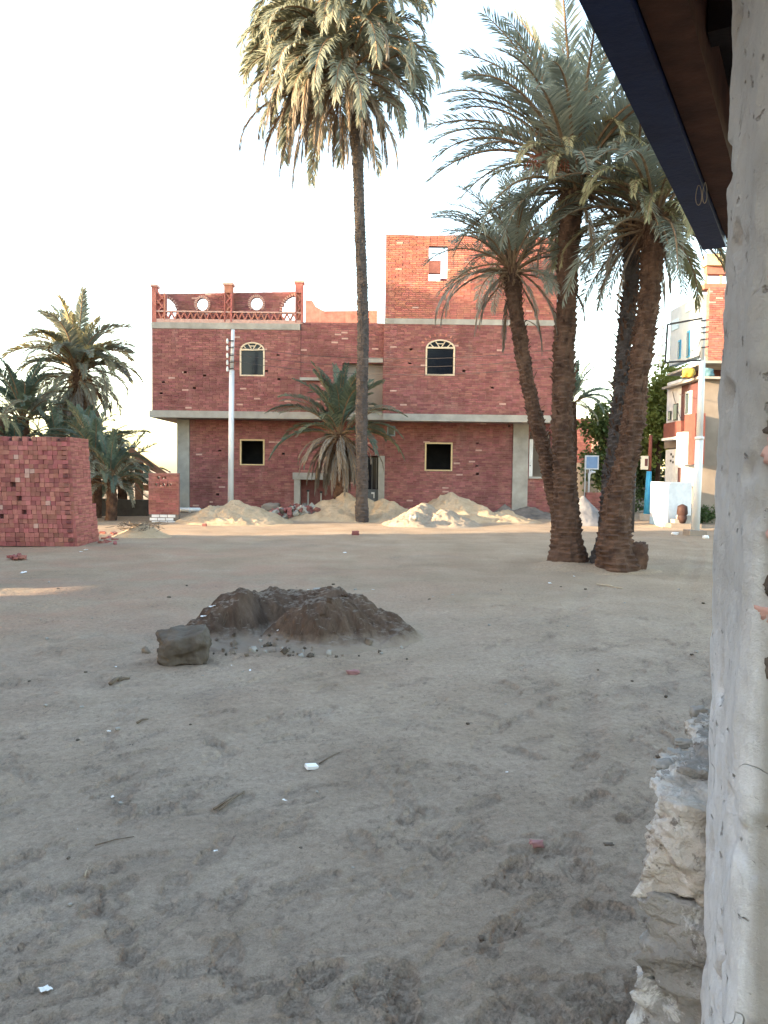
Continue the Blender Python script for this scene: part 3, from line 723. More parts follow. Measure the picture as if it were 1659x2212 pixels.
part('shaft', MB().tube([b0, t1], [.11,.105], 12).tube([t1, t2], [.085,.08], 12).tube([t2, t3], [.055,.05], 12).tube([t1-Vector((0,0,.06)), t1+Vector((0,0,.02))], .12, 12), M['steel'], rpole, smooth=True)
fm = MB(); c1_, c2_, c3_, c4_ = at(1521, 687, YRP), at(1442, 701, YRP), at(1437, 783, YRP), at(1518, 778, YRP)
for a, b in ((c1_, c2_), (c2_, c3_), (c3_, c4_)): fm.bar(a, b, .045)
part('bracket_frame', fm, M['dark_metal'], rpole)
for i in range(5):
    a = at(1416-i*2, 704+i*19.5, YRP); b = at(1441-i*.8, 702+i*19.5, YRP)
    q = part('insulator_arm', MB().bar(b, a, .014), M['dark_metal'], rpole); part('insulator', MB().tube([(a+b)/2+Vector((.05,0,-.12)), (a+b)/2+Vector((.05,0,-.03)), (a+b)/2+Vector((.05,0,.02))], [.035,.05,.03], 8), M['pvc'], q)
for py in (693, 708, 719, 734, 751):
    a = at(1514, py+1, YRP); b = at(1527, py-1, YRP); part('rung', MB().bar(a+Vector((-.02,-.07,0)), b+Vector((.02,-.07,0)), .028), M['dark_metal'], rpole)
def wire(a, b, sag, lab, r=.007):
    pts = [a.lerp(b, i/24)-Vector((0,0,4*sag*(i/24)*(1-i/24))) for i in range(25)]
    solo('power_line', MB().tube(pts, r, 4), M['dark_metal'], tuple(a), lab, 'cable', 'power lines between the two poles')
for i, py in enumerate((752, 768, 783)):
    which = ('topmost', 'middle', 'lowest')[i]
    wire(at(501, py, YPL)+Vector((-.15,-.09,.07)), at(1440-i*.8, 720+i*19.5, YRP), .55, which+' of three thin power lines strung between the two steel poles')
# ------------------------------------------------------------------ palms
def frond_mesh(name, e0, e1, mat, rach, seed, nleaf=66, leaflen=.175, wid=.0062, p=1.35, vee=.55, fold=0.0, droop=.26, dead=False, side=0.0, bare=.16):
    """one pinnate frond of unit length leaving the origin towards +x"""
    r = random.Random(seed); K = 16; mb = MB(); pts = []; tan = []; q = Vector((0,0,0))
    tw = r.uniform(-.5, .5)
    for i in range(K+1):
        t = i/K; e = math.radians(e0+(e1-e0)*t**p); az = side*t*t
        d = Vector((math.cos(e)*math.cos(az), math.cos(e)*math.sin(az), math.sin(e)))
        pts.append(q.copy()); tan.append(d); q = q+d/K
    mb.tube(pts, [.0125*(1-t/K)**.8+.0016 for t in range(K+1)], 5, 1)
    for i in range(nleaf):
        t = bare+(1-bare)*(i+.5)/nleaf; f = t*K; k = min(int(f), K-1); u = f-k
        P = pts[k].lerp(pts[k+1], u); T = tan[k].lerp(tan[k+1], u).normalized()
        sd = Vector((-math.sin(side*t*t), math.cos(side*t*t), 0)); sd = (sd-T*sd.dot(T)).normalized(); up = T.cross(sd)*-1
        if up.z < 0 and abs(T.z) < .95: up = -up
        a_ = tw*t; sd2 = sd*math.cos(a_)+up*math.sin(a_); up2 = up*math.cos(a_)-sd*math.sin(a_)
        prof = min(1, (t-bare)/.16+.35)*(1-.62*max(0, (t-.45)/.55)**1.3)
        for s in (-1, 1):
            if r.random() < (.18 if dead else .04): continue
            L = leaflen*prof*r.uniform(.82, 1.12); ang = math.radians((64-30*t)*(1-fold)+r.uniform(-9, 9))
            v_ = vee*r.uniform(.4, 1.3)
            D = (T*math.cos(ang)+(sd2*s+up2*v_).normalized()*math.sin(ang)).normalized()
            g = Vector((0,0,-1)); mid = P+D*L*.5+g*L*droop*.10; tip = P+D*L*.93+g*L*droop*(.42+.3*r.random())
            wv = D.cross(up2)
            if wv.length < .05: wv = D.cross(sd2)
            wv = wv.normalized()*wid*(.7 if dead else 1)*(.75+.5*prof)
            wv = (wv+up2*wid*r.uniform(-.6, .6))
            n0 = len(mb.v)
            mb.v += [tuple(P-wv*.35), tuple(P+wv*.35), tuple(mid+wv), tuple(mid-wv), tuple(tip)]
            mb.f += [(n0, n0+1, n0+2, n0+3), (n0+3, n0+2, n0+4)]; mb.m += [0, 0]
    return mb.mesh(name, [mat, rach])
FR = {}
def fset(key, mat, rach, variants, k=2, **kw):
    FR[key] = [frond_mesh('frond', e0+random.Random(i*7+j).uniform(-4, 4), e1, M[mat], M[rach], hash(key) % 1 + i*31+j*7+len(key)*101, side=(.35 if j % 2 else -.3)*(.6+.4*i/len(variants)), **kw) for i, (e0, e1) in enumerate(variants) for j in range(k)]
fset('up', 'frond', 'stub', [(87, 50), (80, 25), (74, 8)], leaflen=.20, wid=.0046, nleaf=62)
fset('out', 'frond', 'stub', [(62, -15), (52, -28), (38, -45)], 3, leaflen=.20, wid=.0046, nleaf=62)
fset('low', 'frond', 'stub', [(20, -62), (2, -76), (-12, -82)], leaflen=.19, wid=.0046, nleaf=62)
fset('yel', 'frond_yel', 'stub', [(45, -75), (20, -85), (-10, -88)], 2, fold=.2, droop=.5)
fset('dead', 'dead', 'stub', [(-5, -88), (-35, -90), (-55, -91)], 3, fold=.6, droop=.7, dead=True, leaflen=.15)
fset('weep', 'frond', 'stub', [(52, -88), (35, -90), (12, -91), (-15, -92)], 3, droop=.5, fold=.1, p=1.7, leaflen=.20, wid=.0066, nleaf=76)
fset('fup', 'frond', 'stub', [(86, 45), (78, 15), (70, -5)], leaflen=.20, wid=.010)
fset('fout', 'frond', 'stub', [(58, -30), (44, -48), (28, -65)], leaflen=.20, wid=.010)
fset('fyel', 'frond_yel', 'stub', [(80, 30), (62, -20), (44, -45), (25, -65)], leaflen=.20, wid=.010)  # yellower far fronds, sunlight put into their colour
fset('fdead', 'dead', 'stub', [(-20, -90), (-45, -91), (-60, -92)], 2, fold=.6, droop=.6, dead=True, leaflen=.16, wid=.011)
fset('dark_up', 'frond_dark', 'stub', [(84, 45), (74, 15), (62, -10)], leaflen=.19, wid=.009)
fset('dark_out', 'frond_dark', 'stub', [(48, -35), (34, -55), (15, -70)], leaflen=.19, wid=.009)
def trunk_mesh(path, rad, name, mat, parent, cell=.13, cols=9, amp=.028, seg=30, step=.03, seed=0, flare=None):
    P = [Vector(p) for p in path]; cum = [0]
    for a, b in zip(P, P[1:]): cum.append(cum[-1]+(b-a).length)
    T = cum[-1]; n = int(T/step)
    def cr(s):
        for i in range(len(P)-1):
            if s <= cum[i+1] or i == len(P)-2:
                u = (s-cum[i])/(cum[i+1]-cum[i]); p0 = P[max(i-1,0)]; p1 = P[i]; p2 = P[i+1]; p3 = P[min(i+2, len(P)-1)]
                c = .5*((2*p1)+(p2-p0)*u+(2*p0-5*p1+4*p2-p3)*u*u+(3*p1-p0-3*p2+p3)*u**3)
                return c, rad[i]+(rad[i+1]-rad[i])*u
    mb = MB(); org = ORG[parent.name]; vs = []
    for i in range(n+1):
        s = T*i/n; c, R = cr(s)
        for k in range(seg):
            th = 2*math.pi*k/seg; cx = th/(2*math.pi)*cols+s*1.1+.5*n3((th*.8, s*1.5, seed), 1, 2); ck = math.floor(cx); u = cx-ck; row = s/cell+(ck*.382+.15*math.sin(ck*5.1)) % 1; ri = math.floor(row); v = row-ri
            sc = (v**1.4)*(1-abs(2*u-1)**2.2); h = float(hash2(np.int64(ri), np.int64(ck % cols), seed))
            ns = n3((math.cos(th)*2+seed, math.sin(th)*2, s*3), 1, 3)
            rr = R+amp*(sc*(.55+.9*h)-.35)+amp*.8*ns
            vs.append((c.x+rr*math.cos(th)-org.x, c.y+rr*math.sin(th)-org.y, c.z-org.z))
    mb.v = vs
    for i in range(n):
        for k in range(seg):
            a = i*seg+k; b = i*seg+(k+1) % seg; mb.f.append((a, b, b+seg, a+seg)); mb.m.append(0)
    e = n*seg; mb.f.append(tuple(e+k for k in range(seg))); mb.m.append(0)
    return link(name, mb.mesh(name, M[mat]), parent)
def put(parent, key, pos, az, L, name='frond', rr=None, roll=0.0, i=None):
    r = rr or rnd; ms = FR[key]; me = ms[r.randrange(len(ms))] if i is None else ms[i % len(ms)]
    o = link(name, me, parent, loc=Vector(pos)-ORG[parent.name]); o.rotation_euler = (roll, 0, math.radians(az)); o.scale = (L, L, L); return o
def crown(parent, head, specs, seed, R=.14, name='frond'):
    """specs: (key, count, length lo-hi, height lo-hi below the heart)"""
    r = random.Random(seed); a = r.uniform(0, 360)
    for (key, cnt, l0, l1, h0, h1) in specs:
        for k in range(cnt):
            a += 137.5+r.uniform(-14, 14); ca, sa = math.cos(math.radians(a)), math.sin(math.radians(a)); h = r.uniform(h0, h1)
            rr = R*(.35 if key in ('up', 'dark_up') else 1)
            put(parent, key, head+Vector((ca*rr, sa*rr, h)), a, r.uniform(l0, l1), 'dead_frond' if key == 'dead' else name, r)
def stubs(parent, head, n, r0, z0, z1, seed, mat='stub', L=.22):
    r = random.Random(seed); mb = MB().obox((.5,0,0), (.5,0,0), (0,.13,0), (0,0,.06)); me = mb.mesh('leaf_stub', M[mat])
    for k in range(n):
        a = k*137.5; h = z0+(z1-z0)*k/n
        o = link('leaf_stub', me, parent, loc=head+Vector((math.cos(math.radians(a))*r0*.8, math.sin(math.radians(a))*r0*.8, h))-ORG[parent.name])
        o.rotation_euler = (0, math.radians(-48-r.uniform(-12, 15)), math.radians(a)); l = L*r.uniform(.7, 1.3); o.scale = (l, l*.8, l*.8)
def shaggy(parent, pos, r0, h, seed, mat='fibre', n=150):
    r = random.Random(seed); mb = MB()
    for k in range(n):
        a = r.uniform(0, 6.28); z = r.uniform(0, h); p = Vector(pos)+Vector((math.cos(a)*r0*r.uniform(.7, 1), math.sin(a)*r0*r.uniform(.7, 1), z))
        d = Vector((math.cos(a+r.uniform(-.6,.6))*r.uniform(.3,1), math.sin(a+r.uniform(-.6,.6))*r.uniform(.3,1), r.uniform(-1.1,.3))); L = r.uniform(.18, .5)*r0*2
        mb.tube([p, p+d*L*.55, p+d*L+Vector((0,0,-L*.5))], [.007,.005,.002], 3, cap=False)
    return part('fibre', mb, M[mat], parent, kind='stuff')

# --- the tall palm before the middle of the house
p0 = gr(781, 1128); Y0 = p0.y
tp = thing('date_palm', 'tall slender date palm with a drooping shaggy crown before the brick house', 'palm tree', (p0.x, Y0, 0))
def tpt(px, py, Y=None): return at(px, py, Y or Y0)
path = [p0-Vector((0,0,.3)), tpt(782, 1060), tpt(781, 900), tpt(784, 700), tpt(777, 480), tpt(771, 300), tpt(762, 180), tpt(745, 40), tpt(738, -40)]
trunk_mesh(path, [.25,.19,.185,.18,.165,.165,.18,.22,.21], 'trunk', 'trunk_grey', tp, .10, 7, .032, seed=1)
hd = tpt(738, -45); r = random.Random(11)
crown(tp, hd, [('up', 8, 3.0, 3.6, 0, .3), ('out', 12, 3.4, 4.0, -.2, .1)], 21, .2)
for k in range(84):                                     # green skirt
    a = k*137.5+r.uniform(-10, 10); h = -3.3*(k/84)**.9; ca, sa = math.cos(math.radians(a)), math.sin(math.radians(a))
    base = tpt(738, -45)+Vector((-.06*h, 0, h))
    put(tp, 'weep', base+Vector((ca*.2, sa*.2, 0)), a, r.uniform(3.0, 3.8)*(1.04 if ca < 0 else .95), 'frond', r)
for k in range(46):                                     # dry skirt, hanging longest on the side away from the street
    a = r.gauss(185, 60) if k < 32 else r.uniform(0, 360); ca, sa = math.cos(math.radians(a)), math.sin(math.radians(a))
    h = r.uniform(-3.6, -1.6); L = r.uniform(2.4, 3.4)
    put(tp, 'dead', tpt(745, -45)+Vector((ca*.22+(-.75 if ca < 0 else -.1)*r.random(), sa*.22, h)), a, L, 'dead_frond', r)
for k in range(30):                                     # short old fronds close round the trunk
    a = k*137.5; ca, sa = math.cos(math.radians(a)), math.sin(math.radians(a)); h = r.uniform(-4.4, -2.6)
    put(tp, 'dead' if k % 2 else 'weep', tpt(752, -45)+Vector((ca*.2-.15, sa*.2, h)), a, r.uniform(1.7, 2.5), 'dead_frond' if k % 2 else 'frond', r)
for k in range(16):
    a = r.gauss(190, 40); put(tp, 'weep', tpt(735, -45)+Vector((-.35*r.random(), 0, r.uniform(-3.4, -1.6))), a, r.uniform(2.8, 3.6), 'frond', r)
# --- the clump of four palms at the right
pb1 = gr(1225, 1224); pb3 = gr(1336, 1234)
def mkp(label, base): return thing('date_palm', label, 'palm tree', (base.x, base.y, 0))
b1 = mkp('sturdy date palm with red date stalks, rising straight in the clump', pb1)
Yb = pb1.y; q = lambda px, py, Y=Yb: at(px, py, Y)
trunk_mesh([pb1-Vector((0,0,.3)), q(1226, 1205), q(1226, 1160), q(1222, 1060), q(1214, 900), q(1222, 700), q(1228, 540), q(1238, 420), q(1240, 375)], [.42,.36,.255,.205,.185,.175,.165,.21,.15], 'trunk', 'trunk', b1, .095, 7, .045, seed=2)
h1 = q(1240, 382)
crown(b1, h1, [('up', 13, 2.5, 3.1, 0, .12), ('out', 30, 2.4, 2.9, -.12, .05), ('low', 11, 2.0, 2.5, -.25, -.1), ('yel', 6, 1.4, 2.0, -.2, 0), ('dead', 4, 1.2, 1.7, -.35, -.2)], 5, .16)
for az, key, L, i in ((178, 'out', 2.75, 0), (172, 'out', 2.65, 4), (185, 'out', 2.6, 7), (165, 'up', 2.9, 5), (190, 'up', 2.9, 3), (200, 'out', 2.5, 2), (-60, 'yel', 1.6, 1), (-120, 'yel', 1.5, 3), (-75, 'yel', 1.8, 0)): put(b1, key, h1+Vector((math.cos(math.radians(az))*.14, math.sin(math.radians(az))*.14, .05)), az, L, i=i)
stubs(b1, h1, 34, .20, -.55, -.05, 3); shaggy(b1, h1-Vector((0,0,.6)), .26, .6, 4)
def stalk(parent, pos, az, L, seed):
    r = random.Random(seed); mb = MB(); ca, sa = math.cos(math.radians(az)), math.sin(math.radians(az)); pos = Vector(pos)
    end = pos+Vector((ca*L*.6, sa*L*.6, L*.55)); tip = end+Vector((ca*L*.35, sa*L*.35, -L*.12)); mb.tube([pos, pos.lerp(end, .6)+Vector((0,0,.05)), end, tip], [.018,.015,.012,.008], 5)
    for k in range(20):
        s = end.lerp(tip, r.random()); e = s+Vector((ca*r.uniform(0,.3)+r.uniform(-.1,.1), sa*r.uniform(0,.3)+r.uniform(-.1,.1), -r.uniform(.15,.4))); mb.tube([s, s.lerp(e,.5)+Vector((ca*.05,sa*.05,.03)), e], [.004,.005,.006], 3, cap=False)
    return part('date_stalk', mb, M['fruit'], parent)
for i, (az, L) in enumerate(((195, .7), (240, .5), (165, .6), (20, .5))): stalk(b1, h1+Vector((0,0,.02)), az, L, i)
# leaning thin palm
pb2 = Vector((pb1.x-.06, pb1.y+.42, 0)); Y2 = pb2.y
b2 = mkp('thin date palm leaning away from the clump with dry fronds hanging', pb2)
trunk_mesh([pb2-Vector((0,0,.2)), q(1212, 1150, Y2), q(1200, 1075, Y2), q(1178, 985, Y2), q(1156, 900, Y2), q(1133, 790, Y2), q(1117, 690, Y2), q(1108, 610, Y2), q(1105, 570, Y2)], [.20,.17,.15,.135,.13,.125,.12,.15,.11], 'trunk', 'trunk', b2, .08, 6, .036, seed=5)
h2 = q(1105, 572, Y2)
crown(b2, h2, [('up', 12, 1.3, 1.7, 0, .1), ('out', 28, 1.35, 1.75, -.1, .05), ('low', 6, 1.1, 1.4, -.2, -.1), ('dead', 7, .95, 1.45, -.3, -.12)], 8, .11)
for az, key, L, i in ((180, 'out', 1.65, 1), (170, 'out', 1.6, 6), (188, 'low', 1.35, 2), (195, 'dead', 1.75, 0), (180, 'dead', 1.6, 1), (210, 'dead', 1.7, 2), (-30, 'dead', 1.5, 3), (-10, 'dead', 1.6, 0)): put(b2, key, h2+Vector((math.cos(math.radians(az))*.1, math.sin(math.radians(az))*.1, -.1 if key == 'dead' else 0)), az, L, 'dead_frond' if key == 'dead' else 'frond', i=i)
stubs(b2, h2, 22, .13, -.45, -.05, 9, L=.16); shaggy(b2, h2-Vector((0,0,.45)), .17, .45, 6, n=80)
put(b2, 'dead', q(1126, 690, Y2), 0, .5, 'dead_frond', i=1)
# two stout palms at the street side of the clump
b3 = mkp('stout date palm of the clump leaning towards the street', pb3); Y3 = pb3.y; q3 = lambda px, py: at(px, py, Y3)
trunk_mesh([pb3-Vector((0,0,.3)), q3(1333, 1215), q3(1328, 1165), q3(1334, 1080), q3(1360, 960), q3(1380, 810), q3(1396, 690), q3(1407, 590), q3(1412, 500), q3(1414, 455)], [.42,.36,.27,.22,.18,.17,.165,.17,.20,.15], 'trunk', 'trunk', b3, .095, 8, .048, seed=7)
h3 = q3(1414, 460)
crown(b3, h3, [('up', 8, 2.0, 2.5, 0, .12), ('out', 20, 2.0, 2.4, -.12, .05), ('low', 16, 1.7, 2.1, -.3, -.1), ('yel', 14, 1.3, 1.9, -.3, 0), ('dead', 4, 1.1, 1.6, -.35, -.2)], 14, .16)
for az, L, i in ((-95, 1.45, 0), (-80, 1.5, 1), (-110, 1.4, 2), (-65, 1.6, 3), (-40, 1.7, 4), (-125, 1.35, 1), (-90, 1.2, 5)): put(b3, 'yel', h3+Vector((math.cos(math.radians(az))*.16, math.sin(math.radians(az))*.16, -.02)), az, L, i=i)
for az, L, i in ((-20, 1.75, 2), (-5, 1.85, 0), (10, 1.8, 4), (-30, 1.6, 1)): put(b3, 'low', h3+Vector((.12, 0, -.1)), az, L, i=i)
stubs(b3, h3, 30, .2, -.5, -.05, 13); shaggy(b3, h3-Vector((0,0,.6)), .26, .6, 14)
rs = rough_mesh('root_stump', .16, .15, .26, M['trunk'], 3, 8, .5, .2); link('root_stump', rs, b3, loc=q3(1376, 1205)+Vector((.0,.0,-.02))-ORG[b3.name])
pb4 = Vector((pb3.x-.12, pb3.y+.5, 0)); Y4 = pb4.y; q4 = lambda px, py: at(px, py, Y4)
b4 = mkp('date palm with shade painted dark on its trunk, just behind the stout one', pb4)
trunk_mesh([pb4-Vector((0,0,.2)), q4(1318, 1150), q4(1322, 1050), q4(1335, 930), q4(1344, 800), q4(1355, 690), q4(1364, 590), q4(1366, 500), q4(1368, 460)], [.32,.22,.17,.14,.125,.125,.13,.16,.13], 'trunk', 'trunk_grey', b4, .09, 7, .045, seed=9)  # darker trunk colour stands in for shade behind the stout palm
h4 = q4(1368, 465)
crown(b4, h4, [('up', 7, 1.8, 2.4, 0, .1), ('out', 14, 1.8, 2.3, -.12, .05), ('low', 8, 1.5, 2.0, -.3, -.1), ('dead', 5, 1.1, 1.6, -.35, -.2)], 17, .14)
stubs(b4, h4, 24, .17, -.5, -.05, 18); shaggy(b4, h4-Vector((0,0,.5)), .22, .5, 19)
def trunk_stubs(parent, path, rad, n, seed, L=.10):
    r = random.Random(seed); me = bpy.data.meshes['leaf_stub'].copy(); me.materials[0] = M['trunk']; P = [Vector(p) for p in path]
    for k in range(n):
        t = (k+r.random())/n*(len(P)-1.001); i = int(t); p = P[i].lerp(P[i+1], t-i); R = rad[i]+(rad[i+1]-rad[i])*(t-i); a = k*137.5+r.uniform(-25, 25); ca, sa = math.cos(math.radians(a)), math.sin(math.radians(a))
        o = link('leaf_stub', me, parent, loc=p+Vector((ca*R*.93, sa*R*.93, 0))-ORG[parent.name]); o.rotation_euler = (0, math.radians(-50-r.uniform(-15, 20)), math.radians(a)); l = L*r.uniform(.6, 1.4); o.scale = (l, l*1.2, l*.9)
trunk_stubs(b1, [q(1222, 1060), q(1214, 900), q(1222, 700), q(1228, 540), q(1236, 440)], [.205,.185,.175,.165,.2], 110, 1)
trunk_stubs(b2, [q(1178, 985, Y2), q(1156, 900, Y2), q(1133, 790, Y2), q(1117, 690, Y2), q(1108, 610, Y2)], [.135,.13,.125,.12,.15], 90, 2, .085)
trunk_stubs(b3, [q3(1334, 1080), q3(1360, 960), q3(1380, 810), q3(1396, 690), q3(1407, 590)], [.22,.18,.17,.165,.17], 130, 3)
trunk_stubs(b4, [q4(1322, 1050), q4(1335, 930), q4(1344, 800), q4(1355, 690), q4(1364, 590)], [.16,.13,.12,.12,.13], 150, 4, .12)
# --- small bushy palm before the house door
ps = Vector((at(736, 1095, 27).x, 27.0, 0)); sp = thing('young_palm', 'young bushy palm with a brown dry skirt before the house door', 'palm tree', tuple(ps))
hs = at(734, 938, 27.0)
trunk_mesh([ps-Vector((0,0,.1)), ps+Vector((0,0,1.2)), hs], [.26,.24,.2], 'trunk', 'trunk', sp, .12, 8, .04, seed=3)
crown(sp, hs, [('dark_up', 30, 1.8, 2.6, 0, .15), ('dark_out', 8, 1.9, 2.3, -.1, .05)], 31, .1)
for az, L, i in ((180, 2.7, 0), (176, 2.5, 3), (190, 2.55, 4), (186, 2.3, 1), (172, 2.3, 5), (0, 2.4, 0), (-8, 2.4, 4), (6, 2.2, 2), (-20, 2.3, 5), (-5, 2.0, 1), (200, 2.1, 5), (-35, 1.9, 3)): put(sp, 'out' if i % 2 else 'dark_out', hs+Vector((math.cos(math.radians(az))*.12, math.sin(math.radians(az))*.12, 0)), az, L, i=i)
r = random.Random(77)
for k in range(60):
    a = k*137.5; put(sp, 'dead', hs+Vector((math.cos(math.radians(a))*.2, math.sin(math.radians(a))*.2, -.05-r.random()*.25)), a, r.uniform(1.35, 1.95), 'dead_frond', r)
# --- palms of the grove at the left
def grove(label, base, head, specs, seed, rad=.25, name='date_palm'):
    g = thing(name, label, 'palm tree', (base.x, base.y, 0)); trunk_mesh([base-Vector((0,0,.2)), base.lerp(head, .5)+Vector((.05,0,0)), head], [rad*1.2, rad, rad*.8], 'trunk', 'trunk', g, .13, 8, .03, 18, .07, seed=seed)
    crown(g, head, specs, seed, .16); return g
Yl = 33.0; hl = at(168, 795, Yl); bl_ = Vector((at(166, 1000, Yl).x, Yl, 0))
lp = grove('lone date palm with a long grey skirt rising above the grove', bl_, hl, [('fup', 9, 2.5, 3.1, 0, .2), ('fyel', 26, 2.2, 2.9, -.15, .15), ('fout', 16, 2.3, 2.8, -.15, .1), ('weep', 30, 1.9, 2.5, -.8, -.1), ('fdead', 44, 1.7, 2.5, -1.1, -.3)], 41, .24)
Yq = 30.0; hq = at(50, 905, Yq); g2 = grove('squat palm with upright fronds behind the stacked bricks', Vector((hq.x, Yq, 0)), hq, [('dark_up', 16, 2.0, 2.7, 0, .15), ('dark_out', 16, 2.0, 2.5, -.1, .05), ('out', 6, 1.8, 2.2, -.1, 0)], 43)
hq = at(-6, 905, 28.0); grove('palm with sunlight painted yellow at the edge of the grove beyond the bricks', Vector((hq.x, 28.0, 0)), hq, [('yel', 14, 1.2, 1.7, 0, .1), ('out', 6, 1.2, 1.6, -.1, .05)], 44)  # yellow fronds carry the sunlight in their colour
for i, (px, py, Y, L, lab) in enumerate(((120, 985, 29, 1.9, 'low palm bush filling the gap behind the brick stack top'), (205, 1000, 25.5, 1.9, 'spreading palm bush just beyond the brick stack corner'), (190, 960, 28, 1.7, 'dark palm bush at the foot of the lone palm'), (238, 1035, 24.5, 1.45, 'palm bush with upright fronds beside the low dark wall'), (262, 1045, 28.5, 1.8, 'palm bush catching light behind the timber frame'), (30, 1000, 28.5, 1.9, 'palm bush hidden behind the squat palm'))):
    hb = at(px, py, Y); g = grove(lab, Vector((hb.x, Y, 0)), hb, [('dark_up', 13, L*.8, L*1.1, 0, .1), ('dark_out', 16, L*.8, L*1.1, -.1, .05), ('out', 8, L*.7, L, -.2, 0), ('low', 8, L*.7, L, -.2, 0)], 50+i, .16, 'palm_bush')
hf = at(1236, 868, 40); grove('far palm showing beyond the right corner of the brick house', Vector((hf.x, 40, 0)), hf, [('dark_up', 8, 2.0, 2.5, 0, .1), ('dark_out', 16, 2.0, 2.5, -.1, .05), ('low', 8, 1.6, 2.0, -.2, 0)], 61)

# ------------------------------------------------------------------ leafy trees and bushes
def leafy(name, label, base, crowns, n, seed, mat='leaf', size=.11, trunk_h=None, cat='tree', group=None):
    t = thing(name, label, cat, tuple(base), group); r = random.Random(seed); base = Vector(base); mb = MB()
    top = sum((Vector(c[0]) for c in crowns), Vector())/len(crowns)
    tr = MB(); tr.tube([base-Vector((0,0,.1)), base.lerp(top, .5), top], [.13,.10,.05], 8)
    for c in crowns: tr.tube([base.lerp(top, .45), Vector(c[0]).lerp(top, .4), Vector(c[0])], [.06,.045,.02], 6)
    part('trunk', tr, M['trunk'], t, smooth=True)
    for c, R in crowns:
        c = Vector(c); cl = []
        for k in range(int(26)):
            d = Vector((r.gauss(0,1), r.gauss(0,1), r.gauss(0,1))).normalized(); cl.append((c+Vector((d.x*R[0], d.y*R[1], d.z*R[2]))*1.0*r.uniform(.35, 1)**.5 if False else c+Vector((d.x*R[0], d.y*R[1], d.z*R[2]))*r.uniform(.35, 1), r.uniform(.22, .5)*min(R)))
        for k in range(n//len(crowns)):
            cc, cr_ = cl[r.randrange(len(cl))]; p = cc+Vector((r.gauss(0,1), r.gauss(0,1), r.gauss(0,.8)))*cr_*.6
            d = Vector((r.gauss(0,1), r.gauss(0,1), r.gauss(-.2,.8))).normalized(); s = d.cross(Vector((r.gauss(0,1), r.gauss(0,1), r.gauss(0,1)))).normalized(); L = size*r.uniform(.6, 1.4)
            mb.quad(p, p+d*L*.5+s*L*.32, p+d*L, p+d*L*.5-s*L*.32)
    part('crown', mb, M[mat], t); return t
# ------------------------------------------------------------------ sand heaps, rubble, brick stack
def hp(px, py): g = gr(px, py); return g
heap('sand_heap', -4.55, 24.6, 2.15, 2.2, [(-.1, .2, 2.0, 2.0, .66), (-.8, -.2, 1.2, 1.6, .46), (.55, .1, 1.3, 1.5, .46)], M['sand'], 'smooth yellow sand heap at the foot of the left utility pole', 'sand heap', amp=.15, nsc=2.4, seed=1)
heap('sand_heap', -.9, 26.5, 2.8, 1.9, [(-.4, .2, 2.3, 1.7, .86), (.9, .1, 1.7, 1.5, .72), (.2, .2, 1.5, 1.4, .80)], M['sand'], 'broad sand heap just behind the trunk of the tall palm', 'sand heap', amp=.15, nsc=2.4, seed=2)
heap('sand_heap', 1.75, 24.6, 2.2, 2.2, [(-.5, .3, 1.5, 1.7, .62), (.15, -.2, 1.2, 1.4, .52), (-.9, -.7, 1.0, 1.1, .42)], M['gravelsand'], 'pale lumpy gravel and sand heap right of the tall palm', 'sand heap', amp=.17, nsc=2.8, seed=3)
heap('sand_heap', 2.9, 26.6, 2.7, 2.2, [(-.6, .2, 2.3, 1.9, .95), (-1.0, .1, 1.0, 1.0, .86), (.8, 0, 1.9, 1.6, .40)], M['sand'], 'highest brown sand heap under the ground floor window', 'sand heap', amp=.16, nsc=2.4, seed=4)
heap('soil_heap', -5.75, 18.9, .85, .8, [(0, 0, .75, .75, .36)], M['sand'], 'small soil heap with dark twigs beside the brick stack', 'soil heap', 60, .05, 4, seed=5)
heap('gravel_heap', 6.55, 25.8, 1.0, 1.3, [(-.1, 0, 1.0, 1.25, 1.0)], mk('grey_tarp', (.12,.12,.125), (.19,.19,.195), 3, .8, .02, 9), 'grey heap under a sheet between the house and the clump', 'heap', 60, .08, 2, seed=6)
heap('soil_bank', 5.2, 28.9, 1.9, .75, [(0, 0, 1.8, .75, .42), (-.8, 0, .7, .6, .5)], M['dark_conc'], 'dark soil bank along the right foot of the brick house', 'soil bank', 60, .09, 4, seed=7)
heap('soil_ring', 3.5, 13.5, 1.5, .9, [(-.35, .1, .85, .7, .16), (.4, -.15, .9, .7, .16)], M['ground'], 'low ring of soil banked round the palm clump', 'soil', 60, .04, 4, seed=8)
# twigs on the soil heap
r = random.Random(3); mb = MB(); c = Vector((-5.75, 18.75, .30))
for k in range(90):
    p = c+Vector((r.gauss(0,.28), r.gauss(-.1,.16), r.uniform(-.12,.07))); d = Vector((r.gauss(0,1), r.gauss(0,.6), r.uniform(-.25,.35))).normalized()*r.uniform(.1,.3); mb.tube([p-d*.5, p, p+d*.5], [.006,.009,.004], 3)
solo('twig_pile', mb, M['stick'], tuple(c), 'tangle of dark dry twigs on the small soil heap', 'twigs', kind='stuff')
